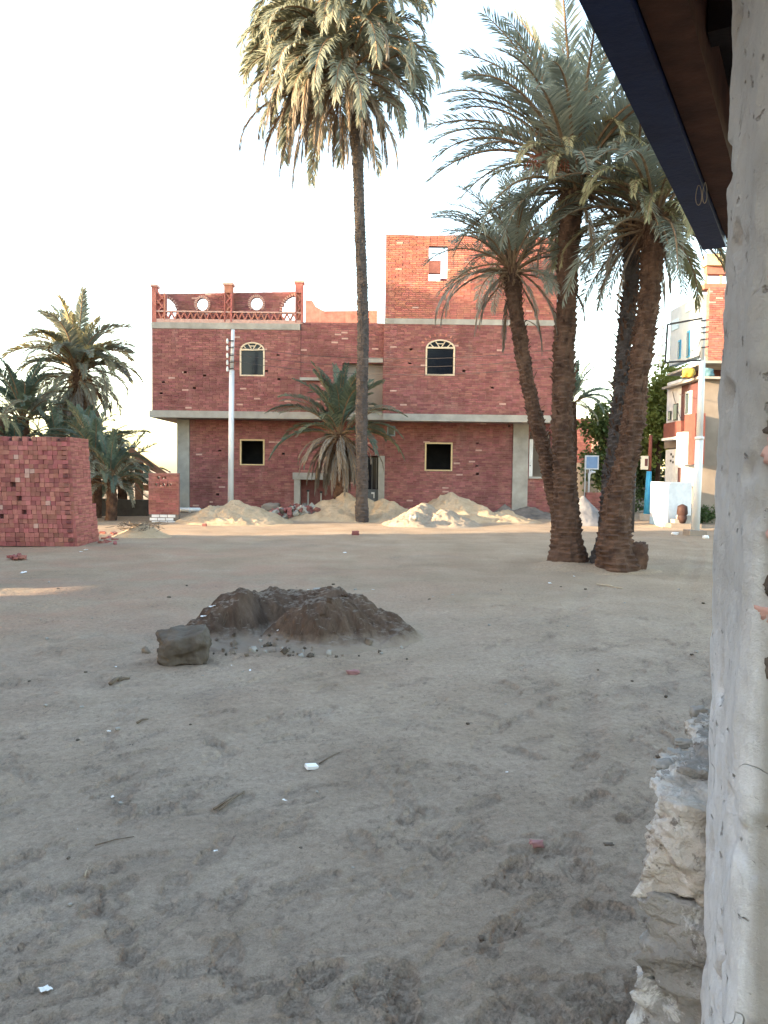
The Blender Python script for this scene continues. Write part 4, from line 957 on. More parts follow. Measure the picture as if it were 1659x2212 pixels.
# rubble between the first two heaps
r = random.Random(9); mesh_r = [rough_mesh('rubble_piece', .11, .08, .06, m_, i, 3, .15, .25, smooth=False) for i, m_ in enumerate((M['brick'], M['rock'], M['concrete'], M['brick'], M['dark_conc']))]
rub = thing('rubble_pile', 'pile of broken brick rubble between the two left sand heaps', 'rubble', (-2.75, 26.6, 0))
part('rubble_core', MB().tube([(-3.6,26.9,-.05),(-2.9,26.8,.1),(-1.9,26.8,.05)], [.2,.3,.2], 8), M['dark_conc'], rub)
for k in range(150):
    u = r.uniform(-1, 1); o = link('rubble_piece', mesh_r[r.randrange(5)], rub, loc=Vector((-2.75+u*1.05, 26.55+r.uniform(-.45,.3), .05+.30*(1-u*u)*r.random()+.05))-ORG[rub.name]); o.rotation_euler = (r.random()*6, r.random()*6, r.random()*6); s = r.uniform(.6, 1.5); o.scale = (s, s, s)
rs_ = rough_mesh('sand_sack', .34, .22, .2, M['grey_wall'], 8, 8, .8, .12); tag(link('sand_sack', rs_, loc=(at(585, 1090, 27.3).x, 27.3, .30)), 'grey full sack leaning at the edge of the rubble', 'sack')
for (px, py, L, m_, lab) in ((768, 1157, .09, 'brick', 'broken red brick lying before the tall palm'), (442, 1137, .06, 'brick', 'small red brick bit before the smooth sand heap')):
    p = gr(px, py); tag(link('brick_fragment', rough_mesh('brick_fragment', L, L*.7, L*.8, M[m_], 4, 4, .15, .15, smooth=False), loc=(p.x, p.y, L*.5)), lab, 'brick')
p = at(893, 1119, 23.6); tag(link('pale_stone', rough_mesh('pale_stone', .12, .1, .1, M['slab_stone'], 5, 6, .4, .25), loc=(p.x, 23.35, p.z)), 'pale stone lump on the lumpy gravel heap', 'stone')

# --- stack of hollow bricks
XC, YS = -6.36, 16.1; ZT = 2.30; bw, bhh = .097, .0925
stk = thing('brick_stack', 'tall neat stack of hollow red clay bricks beside the sandy yard', 'brick stack', (XC-1.5, YS+.5, 0))
part('stack_core', MB().box(XC-3.6, XC-.13, YS+.1, YS+1.15, -.1, ZT-.1), M['maroon'], stk)
def hol(name, l, d, h, rows_=2, cols_=5, mats=None):
    mb = MB(); ch = .003
    mb.box(-l/2, l/2, -d/2, d/2, -h/2, h/2)
    for i in range(cols_):
        for j in range(rows_):
            cx = -l/2+l*(i+.75)/(cols_+.5); cz = -h/2+h*(j+.75)/(rows_+.5); a = l/cols_*.27; c_ = h/rows_*.24
            mb.quad((cx-a, -d/2-.0015, cz-c_), (cx+a, -d/2-.0015, cz-c_), (cx+a, -d/2-.0015, cz+c_), (cx-a, -d/2-.0015, cz+c_), 1)  # dark quad on the face, shade of the hole put into colour
    return mb.mesh(name, [M['stack_brick'], M['dark_in']])
def solid(l, d, h, groove=False):
    mb = MB()
    if groove:
        mb.box(-l/2, l/2-.006, -d/2, d/2, -h/2, h/2); k = 4
        for i in range(k): mb.box(l/2-.012, l/2, -d/2+.001, d/2-.001, -h/2+h*(i+.14)/k, -h/2+h*(i+.86)/k)
    else:
        c = .003; mb.v = [(-l/2+c,-d/2,-h/2+c),(l/2-c,-d/2,-h/2+c),(l/2-c,-d/2,h/2-c),(-l/2+c,-d/2,h/2-c),(-l/2,-d/2+c,-h/2),(l/2,-d/2+c,-h/2),(l/2,-d/2+c,h/2),(-l/2,-d/2+c,h/2)]
        mb.v += [(-l/2,d/2,-h/2),(l/2,d/2,-h/2),(l/2,d/2,h/2),(-l/2,d/2,h/2)]
        mb.f = [(0,1,2,3),(4,5,1,0),(1,5,6,2),(3,2,6,7),(4,0,3,7),(8,9,5,4),(5,9,10,6),(7,6,10,11),(8,4,7,11),(9,8,11,10)]; mb.m = [0]*10
    return mb
head = [solid(bw-.003, .2, bhh-.003).mesh('brick', M['stack_brick']), solid(bw-.003, .2, bhh-.003).mesh('brick', M['pale_brick']), solid(2*bw-.003, .1, bhh-.003).mesh('brick', M['stack_brick'])]
hole = hol('brick', bw+.02, .2, bhh*.72); grooved = solid(.1, .2-.003, bhh-.004, True).mesh('brick', M['stack_brick'])
r = random.Random(31); nrow = int(ZT/bhh); far = MB(); count = 0
def leanx(z): return (2.3-z)*.055 if z > .75 else (.085+(.75-z)*.10)
for row in range(nrow):
    top_gap = row == nrow-1
    z = (row+.5)*bhh+.012; lx = leanx(z); xr = XC+lx-.03+r.uniform(-.006, .006)
    # end face, seen from the yard
    depth = 5 if row*bhh > .75 else 6
    for j in range(depth):
        o = link('brick', grooved, stk, loc=Vector((xr-.02+r.uniform(-.007,.007), YS+.10+.2*j+.02, z))-ORG[stk.name]); o.rotation_euler = (0, 0, r.uniform(-.02,.02)); count += 1
    # hole-ended column at the corner, every second layer
    x = xr-.03-.058
    if row % 2: link('brick', hole, stk, loc=Vector((x, YS+.075+r.uniform(-.012,.004), z))-ORG[stk.name]); x -= (bw+.02)/2
    else:
        for _ in range(1): link('brick', head[0], stk, loc=Vector((x, YS+.085, z))-ORG[stk.name]); x -= bw/2
    while x > XC-3.6:
        if r.random() < .10: k = 2; L = 2*bw
        else: k = 1 if r.random() < .045 else 0; L = bw
        if x-L/2 > XC-1.55 or (x > XC-2.35 and count < 300):
            if r.random() > (.25 if top_gap else .003):
                o = link('brick', head[k], stk, loc=Vector((x-L/2, YS+(.1 if k < 2 else .05)+r.uniform(-.020,.008), z+r.uniform(-.003,.003)))-ORG[stk.name]); o.rotation_euler = (0, r.uniform(-.03,.03), r.uniform(-.04,.04)); count += 1
        else: far.box(x-L+.003, x-.003, YS+r.uniform(-.012,.01), YS+.2, z-bhh/2+.002, z+bhh/2-.002)
        x -= L+r.uniform(0, .002)
part('far_bricks', far, M['stack_brick'], stk, kind='stuff')
# bricks spilled at the corner
r = random.Random(12)
for k in range(30):
    p = gr(r.uniform(165, 250), r.uniform(1150, 1178)) if k < 24 else gr(r.uniform(10, 50), r.uniform(1203, 1210))
    o = link('broken_brick', rough_mesh('broken_brick', r.uniform(.04,.1), r.uniform(.03,.05), r.uniform(.02,.04), M['stack_brick'], k, 3, .1, .2, smooth=False) if k < 6 else bpy.data.meshes['broken_brick'+('' if k % 6 == 0 else '.%03d' % (k % 6))], loc=(p.x, p.y, .035)); o.rotation_euler = (r.uniform(-.3,.3), r.uniform(-.3,.3), r.random()*6)
    tag(o, 'broken red brick lying on the ground by the brick stack', 'brick', 'broken bricks by the stack')

# ------------------------------------------------------------------ houses and things along the street at the right
rh = thing('street_house', 'narrow four storey house with white, maroon and raw brick storeys along the street', 'house', (11.5, 29, 0))
XS = 10.78                                      # street face (faces -x); front face towards the yard at y = 27.1
fy = 27.1
def fx(px): return at(px, 900, fy).x
def fz(py): return at(1530, py, fy).z
XE = 15.5
def rb_(name, x0, x1, y0, y1, z0, z1, mat, parent=None): return part(name, MB().box(x0, x1, y0, y1, z0, z1), M[mat], parent or rh)
rb_('grey_wall', XS, XE, fy, 30.3, -.2, fz(820), 'grey_wall')
rb_('grey_footing', XS-.02, XE, fy-.03, fy, -.2, fz(1073), 'grey_wall')
sl_ = rb_('terrace_slab', XS-.3, XE, fy-.25, 30.4, fz(820)+.002, fz(815), 'concrete')
rb_('terrace_back', XS+.4, XE, fy+1.5, 30.2, fz(815), fz(786), 'maroon')
rb_('upper_slab', XS-.1, XE, fy-.2, 30.5, fz(786), fz(781), 'concrete')
brick_wall(rh, XS+.03, XE, fz(781), fz(622), fy-.1, [], mat='brick_new', seed=21, name='brick_storey', missing=.01)
def sface(px, py): return atX(px, py, XS)
def sbox(name, pxa, pxb, pya, pyb, X, mat, proud=.05, parent=None):    # a panel on the street face between two image columns
    a = atX(pxa, (pya+pyb)/2, X); b = atX(pxb, (pya+pyb)/2, X); m_ = (pxa+pxb)/2
    z1 = atX(m_, pya, X).z; z0 = atX(m_, pyb, X).z
    return rb_(name, X-proud, X+.3, min(a.y, b.y), max(a.y, b.y), z0, z1, mat, parent)
M['pale_blue'] = mk('pale_blue_wash', (.38,.45,.50), (.47,.54,.58), 4, .8)
sbox('upper_storey', 1449, 1511, 655, 779, XS, 'pale_blue', .03)
sbox('blue_stripe', 1455, 1468, 690, 712, XS, 'blue_white', .06); sbox('blue_stripe', 1484, 1497, 655, 672, XS, 'blue_white', .06)
for (a, b, c, d) in ((1487, 1493, 715, 772), (1468, 1473, 735, 775)):
    w_ = sbox('window', a, b, c, d, XS, 'blue_paint', .07); sbox('pane', a+1, b-1, c+4, d-2, XS, 'glass', .085, w_)
sbox('white_storey', 1443, 1473, 823, 912, XS, 'white_paint', .04); sbox('maroon_storey', 1473.5, 1510, 823, 905, XS, 'maroon', .03)
for (a, b, c, d) in ((1447, 1453, 888, 908), (1458, 1467, 872, 908)):
    w_ = sbox('window', a, b, c, d, XS, 'dark_metal', .07); sbox('pane', a+1, b-1, c+2, d-2, XS, 'glass', .08, w_)
w_ = sbox('window', 1483, 1497, 845, 895, XS, 'white_paint', .06); sbox('pane', 1485, 1491, 850, 893, XS, 'glass', .075, w_)
bal = sbox('balcony', 1436, 1474, 912, 944, XS-.5, 'redwall', .05); sbox('balcony_slab', 1435, 1476, 944.5, 950, XS-.5, 'white_paint', .1, bal)
sbox('balcony_side', 1480, 1503, 895, 1003, XS-.45, 'redwall', .04)
sbox('grey_soffit', 1437, 1462, 951, 968, XS-.2, 'grey_wall', .04)
pn = sbox('white_panel', 1440, 1463, 971, 1042, XS-.3, 'white_paint', .05)
for (px, py) in ((1453, 981), (1457, 986), (1452, 995), (1457, 998)): sbox('cutout', px-1.6, px+1.6, py-2, py+3, XS-.3, 'dark_metal', .06, pn)
rl = sbox('white_balustrade', 1463.5, 1479.5, 934, 1004, XS-.6, 'white_paint', .04)
for (a, b, c, d) in ((1466, 1470, 947, 955), (1472, 1477, 943, 952), (1466, 1470, 960, 970), (1472, 1477, 957, 968)): sbox('opening', a, b, c, d, XS-.6, 'blue_white', .055, rl)
dp = sbox('doorway', 1463, 1490, 1005, 1050, XS-.25, 'white_paint', .05); sbox('door', 1468, 1474, 1010, 1046, XS-.25, 'maroon', .07, dp)
# bundles on the terrace, timber on the roof
for (px, py, mat_, lab, c_) in ((1488, 802, (.42,.30,.06), 'yellow bundle on the street house terrace', 'bundle'), (1529, 806, (.10,.19,.22), 'blue grey bundle on the street house terrace', 'bundle')):
    p = at(px, py, fy-.05); tag(link('cloth_bundle', rough_mesh('cloth_bundle', .2, .14, .15, mk('cloth_'+c_+str(px), mat_, tuple(v*1.3 for v in mat_), 12, .9, .02, 14), px, 7, .7, .2), loc=(p.x, fy-.02, fz(815)+.13)), lab, c_)
p = at(1543, 558, fy); rf = thing('roof_shelter', 'timber and brick shelter on the roof of the street house', 'shelter', (p.x, fy, fz(622)))
part('brick_base', MB().box(p.x-.3, p.x+1.2, fy, fy+.5, fz(622)-.03, fz(612)).box(p.x-.2, p.x+1.2, fy+.1, fy+.4, fz(590), fz(573)), M['brick_new'], rf); 
for i in range(3): part('post', MB().bar((p.x-.18+i*.5, fy+.2, fz(613)), (p.x-.18+i*.5, fy+.2, fz(589)), .08), M['wood_yel'], rf)
part('board', MB().box(p.x-.25, p.x+1.2, fy, fy+.45, fz(572.5), fz(548)), M['wood_yel'], rf)
# white yard wall with steps, planter
C0 = gr(1432, 1137); Lw = gr(1405, 1128.5); yw = thing('yard_wall', 'white painted yard wall with blue base before the street house', 'wall', tuple(C0))
hw = at(1432, 1046, C0.y).z; Rw = Vector((at(1494, 1080, C0.y+.35).x, C0.y+.35, 0)); Lw = Vector((at(1405, 1080, C0.y+1.6).x, C0.y+1.6, 0))
def panel(a, b, z0, z1, th=.14): 
    d = (b-a).normalized(); nrm = Vector((-d.y, d.x, 0)); c = (a+b)/2+nrm*th/2; return MB().obox((c.x, c.y, (z0+z1)/2), (b-a)/2, nrm*th/2, Vector((0,0,(z1-z0)/2)))
part('front_panel', panel(C0, Rw, -.1, hw), M['white_paint'], yw); part('side_panel', panel(Lw, C0-Vector((.003,0,0)), -.1, hw), M['white_paint'], yw)
part('coping', panel(C0-Vector((.03,.03,0)), Rw, hw+.002, hw+.07, .2), M['white_paint'], yw); part('coping', panel(Lw, C0-Vector((.035,.03,0)), hw+.002, hw+.068, .2), M['white_paint'], yw)
part('blue_base', panel(Lw-Vector((.012,.012,0)), C0-Vector((.016,.016,0)), -.1, .22, .02), M['blue_white'], yw)
part('blue_band', panel(Lw.lerp(C0, .25)-Vector((.012,.012,0)), C0-Vector((.02,.016,0)), hw-.32, hw-.14, .02), M['blue_white'], yw)
st = thing('door_steps', 'grey concrete steps against the white yard wall', 'steps', (C0.x+.4, C0.y-.2, 0))
for i in range(3): part('step', MB().box(C0.x+.06+i*.17, C0.x+1.0, C0.y-.55+i*.16, C0.y-.02-.001*i, -.1 if i == 0 else .12*i+.002, .12*(i+1)), M['concrete'] if i else M['grey_wall'], st)
pc = at(1472, 1125, C0.y-.3); jar = thing('clay_stove', 'dark red clay pot standing on the concrete steps', 'pot', (pc.x, C0.y-.35, .12))
prof = [(.05,.0),(.10,.02),(.15,.16),(.14,.24),(.13,.26),(.17,.30),(.15,.52),(.14,.54),(.03,.60)]
pm = MB(); pm.tube([(pc.x, C0.y-.35, .12+z) for _, z in prof], [a for a, _ in prof], 12); part('body', pm, mk('clay_pot', (.035,.02,.018), (.06,.03,.026), 8, .7), jar, smooth=True)
# blue post with notice, dark post
bp = gr(1398, 1123); bpost = thing('blue_post', 'rusty post painted blue below with a small white notice', 'post', tuple(bp)); yb = bp.y
part('base', MB().box(bp.x-.22, bp.x+.22, yb-.2, yb+.2, -.1, .22), M['concrete'], bpost)
part('blue_shaft', MB().tube([(bp.x, yb, .2), at(1402, 1018, yb)], [.14,.09], 10), M['blue_paint'], bpost, smooth=True)
part('rusty_shaft', MB().tube([at(1402, 1018, yb), at(1406, 940, yb)], [.08,.06], 8), M['redwall'], bpost, smooth=True)
a = at(1384, 1014, yb-.12); b = at(1401, 985, yb-.12); pl = part('notice', MB().box(a.x, b.x, yb-.12, yb-.09, a.z, b.z), mk('cream_board', (.55,.53,.45), (.62,.60,.52), 5, .7), bpost)
part('notice_mark', MB().box(b.x-.13, b.x-.02, yb-.123, yb-.1205, a.z+.12, b.z-.1), M['maroon'], pl)
dpp = Vector((at(1365, 1125, 22.5).x, 22.5, 0)); solo('dark_post', MB().tube([dpp-Vector((0,0,.1)), dpp+Vector((.03,0,at(1365, 985, 22.5).z))], [.07,.055], 8), M['dark_metal'], tuple(dpp), 'black iron post standing behind the stout palm', 'post', smooth=True)
def drop(a, b, sag, lab):
    pts = [Vector(a).lerp(Vector(b), i/16)-Vector((0,0,4*sag*(i/16)*(1-i/16))) for i in range(17)]; solo('service_cable', MB().tube(pts, .010, 4), M['dark_metal'], tuple(a), lab, 'cable')
drop(at(1520, 712, YRP), (XS-.05, 28.2, fz(745)), .25, 'service cable from the right pole to the pale blue storey')
drop(at(1519, 735, YRP), (XS-.06, 29.2, fz(838)), .5, 'slack service cable from the right pole to the white storey')
drop((XS-.07, 29.9, fz(828)), (XS-.07, 28.8, fz(905)), .12, 'loose black cable hanging down the white storey wall')
# house at the end of the lane
YE = 44.0; lh = thing('lane_house', 'brick house with pale corner column at the end of the lane', 'house', (at(1250, 1000, YE).x, YE, 0))
A = at(1205, 1000, YE).x; B = at(1296, 1000, YE).x
def ez(py): return at(1270, py, YE).z
brick_wall(lh, A, B, ez(1000), ez(905), YE, [], mat='brick', seed=33, missing=.004)
part('corner_column', MB().box(at(1277, 1000, YE).x, B+.02, YE-.08, YE+.1, ez(1020), ez(935)), M['pale_brick'], lh); part('lower_wall', MB().box(A, B-.05, YE-.03, YE+.2, -.2, ez(1000)), M['grey_wall'], lh); part('body', MB().box(A, B, YE+.23, YE+6, -.2, ez(908)), M['brick_new'], lh)
YB = 31.5; sg = thing('blue_sign', 'square pale blue sign on thin posts in the lane', 'sign', (at(1268, 1085, YB).x, YB, 0))
a = at(1263, 1014, YB); b = at(1294, 984, YB); fcm = mk('sign_face', (.20,.33,.56), (.25,.38,.60), 6, .5)
brd = part('board', MB().box(a.x, b.x, YB, YB+.05, a.z, b.z), M['white_paint'], sg); part('face', MB().box(a.x+.06, b.x-.05, YB-.006, YB-.002, a.z+.05, b.z-.05), fcm, brd)
for px in (1265, 1274): part('post', MB().bar((at(px, 1000, YB).x, YB+.03, -.1), (at(px, 1000, YB).x, YB+.03, a.z), .04), M['steel'], sg)
la = at(1277, 1020, YB-.3); lmp = thing('lane_lamp', 'small white curved lamp below the blue sign', 'lamp', (la.x, YB-.3, 0)); l0 = at(1272, 1040, YB-.3)
part('pole', MB().tube([(l0.x, YB-.3, -.1), l0, at(1273, 1024, YB-.3), at(1278, 1019, YB-.3), at(1286, 1020, YB-.3)], [.035,.035,.06,.07,.03], 8), M['white_paint'], lmp, smooth=True)
cy = 30.5; a = at(1266, 1086, cy); b = at(1300, 1064, cy); ct = thing('brick_pillar_box', 'low red brick box wall beside the lane', 'wall', (a.x, cy, 0)); brick_wall(ct, a.x, b.x, -.1, b.z, cy, [], seed=35, missing=0); part('white_edge', MB().box(b.x, b.x+.1, cy-.02, cy+.2, -.1, b.z+.03), M['white_paint'], ct)
# trees beyond
def tc(px, py, Y, rx, ry, rz): return (tuple(at(px, py, Y)), (rx, ry, rz))
g0 = gr(1310, 1070); Yt = 40.0
leafy('broadleaf_tree', 'dark green leafy tree behind the stout palm trunks', (at(1310, 1000, Yt).x, Yt, 0), [tc(1300, 920, Yt, 1.1, 1.2, .9), tc(1325, 960, Yt, 1.3, 1.2, 1.4), tc(1305, 1010, Yt, 1.1, 1.2, 1.2), tc(1345, 1040, Yt, 1.3, 1.2, 1.2)], 9000, 1, 'leaf', .2)
Yt = 33.0
leafy('broadleaf_tree', 'yellow green tree overhanging the lane, sunlight painted into its leaves', (at(1420, 1000, Yt).x, Yt, 0), [tc(1445, 830, Yt, .9, 1.2, .9), tc(1420, 880, Yt, .9, 1.1, 1.1), tc(1440, 920, Yt, .8, 1.1, 1.0), tc(1405, 940, Yt, .8, 1.1, 1.2)], 9000, 2, 'leaf_yel', .17)
leafy('broadleaf_tree', 'shaded green tree low behind the blue post', (at(1400, 1050, 34).x, 34, 0), [tc(1390, 980, 34, .9, 1, 1.0), tc(1420, 1010, 34, .8, 1, .9), tc(1385, 1050, 34, .8, .8, 1.0), tc(1440, 960, 34, .6, .8, .6)], 7000, 3, 'leaf', .14)
p = gr(1525, 1137); leafy('leafy_bush', 'green bush by the foot of the right utility pole', (p.x+.15, p.y+1.6, 0), [((p.x+.1, p.y+1.6, .32), (.35,.35,.32)), ((p.x+.6, p.y+1.6, .3), (.45,.35,.32))], 3500, 4, 'leaf', .07, cat='bush')
lw = MB(); a = at(1330, 1090, 39); b = at(1450, 1090, 39); lw.box(a.x, b.x, 39, 39.3, -.2, 1.3); solo('lane_wall', lw, M['grey_wall'], (a.x, 39, 0), 'grey boundary wall closing the far end of the lane', 'wall')
for (px, py, sz) in ((1458, 1155, .07), (1525, 1163, .07)):
    p = gr(px, py); tag(link('plastic_bag', rough_mesh('plastic_bag', sz, sz*.8, sz*.6, M['paper'], px, 6, .5, .35), loc=(p.x, p.y, sz*.4)), 'crumpled white plastic bag before the concrete steps' if px < 1500 else 'crumpled white plastic bag beside the right utility pole base', 'bag')
# houses added out of view at the left to shade yard, facade and street
def occluder(label, x0, x1, y0, y1, h, seed):
    t = thing('occluder_house', label, 'house', ((x0+x1)/2, (y0+y1)/2, 0)); r = random.Random(seed)
    part('wall', MB().box(x0, x1, y0, y1, -.2, h), M['brick'], t); part('roof_slab', MB().box(x0-.2, x1+.2, y0-.2, y1+.2, h+.002, h+.2), M['concrete'], t)
    z = 1.2
    while z < h-1.6:
        y = y0+1.5
        while y < y1-1.6: part('window', MB().box(x1-.05, x1+.04, y, y+1, z, z+1.2), M['wood_yel'], t); y += 2.8
        z += 3.1
OCCLUDERS = [('long brick house at the left edge of the yard, before the narrow gap', -20.5, -16.5, -22, 5.0, 12.6, 1), ('short brick house at the left edge of the yard, between gap and alley', -20.5, -16.5, 7.3, 14.2, 12.6, 4), ('brick house at the left of the yard, beyond the alley', -38, -24, 21.6, 26.8, 9.5, 2), ('tall narrow brick house at the left of the yard, on the alley corner', -37, -24, 17.5, 21.3, 13.0, 3)]
for a in OCCLUDERS: occluder(*a)
part('gap_blocker', MB().box(-20.4, -16.6, 5.003, 7.297, 3.3, 12.4), M['brick'], bpy.data.objects['occluder_house.001'])  # block added above the gap to keep sun off the palm trunks
tw = bpy.data.objects['occluder_house.003']; part('roof_shade_block', MB().box(-30, -24.3, 17.5, 18.4, 13.2, 16), M['brick'], tw)  # unseen block added on the roof to shade the street house

grove('unseen palm added to dapple the light gap between the neighbour houses', Vector((-14, 7.9, 0)), Vector((-14, 7.95, 2.75)), [('dark_up', 10, .6, .9, 0, .1), ('out', 22, .7, 1.0, -.3, .1), ('low', 16, .7, 1.0, -.5, 0)], 91, .2)  # palm added out of view to break up the sun streak

# ------------------------------------------------------------------ foreground mound, stones, litter
def mud_mound():
    cx, cy, rx, ry, res = -.88, 7.75, 1.35, 1.0, 230
    u = np.linspace(-1, 1, res); U, V = np.meshgrid(u, u); U2 = U*np.sqrt(1-V*V/2); V2 = V*np.sqrt(1-U*U/2)
    Xh = cx+U2*rx; Yh = cy+V2*ry; R = np.sqrt(U2**2+V2**2)
    wob = .10*fbm(Xh*3, Yh*3, 71, 3)+.05*fbm(Xh*11, Yh*11, 72, 3)
    def lobe(ax, ay, sx, sy, h, edge): q = np.sqrt(((Xh-ax)/sx)**2+((Yh-ay)/sy)**2)+wob*1.6; t = np.clip((1-q)/edge, 0, 1); return h*(t*t*(3-2*t))*.75+h*.25*np.clip(1-q*.8, 0, 1)
    H = np.maximum(lobe(-1.45, 7.68, .58, .60, .43, .95), lobe(-.58, 7.62, .74, .62, .42, .60))
    H = np.maximum(H, lobe(-.28, 7.70, .72, .62, .39, 1.0)); H = np.maximum(H, lobe(-.95, 8.05, .9, .48, .40, .6)); H = np.maximum(H, lobe(-.8, 7.45, 1.15, .68, .13, .9)); H = np.maximum(H, lobe(.02, 7.6, .62, .55, .17, 1.0))
    gap = np.exp(-((Xh+1.06-(Yh-7.5)*.45)/.15)**2)*np.clip((8.15-Yh)/.5, 0, 1); H = H*(1-.45*gap)
    st = np.clip(H*5, 0, 1); H = H+st*(.10*fbm(Xh*4.5, Yh*4.5, 81, 4, .55)+.018*fbm(Xh*19, Yh*19, 82, 3, .6))
    H = H-.08*np.clip((R-.86)/.14, 0, 1)+h_broad(Xh, Yh)
    o = tag(link('mud_mound', grid_mesh('mud_mound', Xh, Yh, H, M['mud'], (cx, cy, 0)), loc=(cx, cy, 0)), 'dark crumbling mud mound with torn front in the yard', 'mud mound')
    def hz(x, y): i = np.argmin((Xh-x)**2+(Yh-y)**2); return float(H.flat[i])
    return o, hz
mound, mz = mud_mound()
r = random.Random(5); fb = MB()                          # roots and straw sticking out of the torn face
for k in range(260):
    x = r.choice([r.uniform(-1.75, -1.2), r.uniform(-.95, .1), r.uniform(-.95, .1)]); y = r.uniform(7.1, 7.45); z = mz(x, y)
    if z < .08: continue
    L = r.uniform(.03, .10); p = Vector((x, y-.004, z)); fb.tube([p, p+Vector((r.uniform(-.3,.3), -.35, -.5))*L, p+Vector((r.uniform(-.6,.6), -.4, -1.1))*L], [.0022,.0018,.001], 3, cap=False)
part('root_fibres', fb, M['stick'], mound, kind='stuff')
crumb = [rough_mesh('clod', .028, .026, .02, m_, 20+i, 4, .5, .35) for i, m_ in enumerate((M['mud'], M['rock'], M['slab_stone'], M['mud']))]
cb = thing('clod_scatter', 'loose dark clods crumbled along the foot of the mud mound', 'clods', (-.8, 7.0, 0))
for k in range(70):
    x = r.gauss(-1.0, .45); y = 6.95+abs(r.gauss(0, .22))-.12; o = link('clod', crumb[r.randrange(4)], cb, loc=Vector((x, y, max(mz(x, y), gz(x, y))+.006))-ORG[cb.name]); s = .3+1.0*r.random()**3; o.scale = (s, s, s); o.rotation_euler = (r.random()*6, r.random()*6, r.random()*6)
p = gr(378, 1436); ro = tag(link('boulder', rough_mesh('boulder', .215, .19, .15, M['rock'], 9, 22, .68, .16, 1.3), loc=(p.x+.02, p.y+.16, .12)), 'dark brown boulder resting against the mud mound', 'boulder'); ro.rotation_euler = (.05, -.06, .15)
fsx = at(697, 1266, 8.25); tag(link('flat_stone', rough_mesh('flat_stone', .105, .10, .055, M['slab_stone'], 9, 8, .45, .10), loc=(fsx.x, 8.25, mz(fsx.x, 8.25)+.045)), 'flat grey stone lying on top of the mud mound', 'stone')
def scrap_mesh(i, mat, sx=.03, sy=.022):
    rr = random.Random(i); mb = MB(); n = 5; g = {}
    for a in range(n+1):
        for b in range(n+1):
            x = (a/n-.5)*2*sx; y = (b/n-.5)*2*sy; g[a, b] = len(mb.v); mb.v.append((x+rr.uniform(-.1,.1)*sx, y+rr.uniform(-.1,.1)*sy, .012*n3((x*40+i, y*40, i))+abs(x)*.18*rr.random()))
    for a in range(n):
        for b in range(n): mb.f.append((g[a,b], g[a+1,b], g[a+1,b+1], g[a,b+1])); mb.m.append(0)
    me = mb.mesh('scrap', mat); return me
def solidify(o, t=.003): md = o.modifiers.new('thickness', 'SOLIDIFY'); md.thickness = t; return o
pm_ = [scrap_mesh(i, M['paper']) for i in range(4)]
for i, (px, py, s) in enumerate(((235,1580,.6),(243,1725,.5),(466,1838,.5),(165,1795,.4),(98,2140,1.0),(615,1732,.6),(760,1452,.5),(1095,1665,.5),(530,1290,.6),(806,1278,1.0),(665,1355,.7),(600,1395,.6),(500,1437,.4),(1188,1262,1.6),(1240,1247,1.4),(745,1195,2.2),(50,1236,2.6),(250,1437,.5),(440,1385,1.6),(458,1380,1.7),(185,1190,2.0),(175,1193,1.4),(840,1335,.7),(835,1350,.7),(540,1447,.6))):
    p = gr(px, py); z = max(gz(p.x, p.y), mz(p.x, p.y) if abs(p.y-7.7) < .95 and -2.1 < p.x < .5 else -1)
    if z > .1: 
        for _ in range(6): p = gr(px, py, z); z = max(gz(p.x, p.y), mz(p.x, p.y))
    o = solidify(link('paper_scrap', pm_[i % 4], loc=(p.x, p.y, z+.012*min(s, 1.2)))); o.scale = (s*.58, s*.58, s*.58); o.rotation_euler = (rnd.uniform(-.3,.3), rnd.uniform(-.3,.3), rnd.random()*6)
    tag(o, 'small white paper scrap lying on the dirt of the yard', 'litter', 'paper scraps in the yard')
p = gr(673, 1656); o = tag(link('white_tile', MB().obox((0,0,0), (.032,0,0), (0,.022,0), (0,0,.009)).mesh('white_tile', M['paper']), loc=(p.x, p.y, gz(p.x, p.y)+.012)), 'square white tile piece lying on trodden grey dirt', 'tile'); o.rotation_euler = (.1, .12, .5)
for (px, py, mat_, s, lab) in ((763, 1452, 'pink', .05, 'flat pink plastic scrap before the mud mound'), (1160, 1826, 'pink', .028, 'little dusky pink stone near the rubble pillar'), (1316, 1832, 'rock', .022, 'little dark pebble beside the pink stone')):
    p = gr(px, py); tag(link('pebble', rough_mesh('pebble', s, s*.6, s*.42, M[mat_], px, 5, .4, .3), loc=(p.x, p.y, gz(p.x, p.y)+s*.2)), lab, 'pebble')
peb = [rough_mesh('pebble', .014, .011, .008, m_, 60+i, 4, .6, .25) for i, m_ in enumerate((M['slab_stone'], M['rock'], M['brick'], M['slab_stone']))]
r = random.Random(17)
for k in range(64):
    d = 2.3+9*r.random()**1.2; x = r.uniform(-.5, .46)*d
    o = link('pebble', peb[r.choice([0,1,1,3])], loc=(x, d, gz(x, d)+.004)); s = r.uniform(.3, .8)*(1+d*.10); o.scale = (s, s, s); o.rotation_euler = (0, 0, r.random()*6); tag(o, 'small pebble lying on the trodden yard dirt', 'pebble', 'pebbles on the yard')
def stick(a, b, rad, mat, label, group=None):
    a = gr(*a); b = gr(*b); za, zb = gz(a.x, a.y), gz(b.x, b.y); m_ = (a+b)/2; pts = [Vector((a.x, a.y, za+rad*.6)), Vector((m_.x, m_.y, (za+zb)/2+rad*1.2+.004)), Vector((b.x, b.y, zb+rad*.8))]
    solo('stick', MB().tube(pts, [rad, rad*.9, rad*.6], 6), M[mat], tuple(pts[0]), label, 'stick', group, smooth=True)
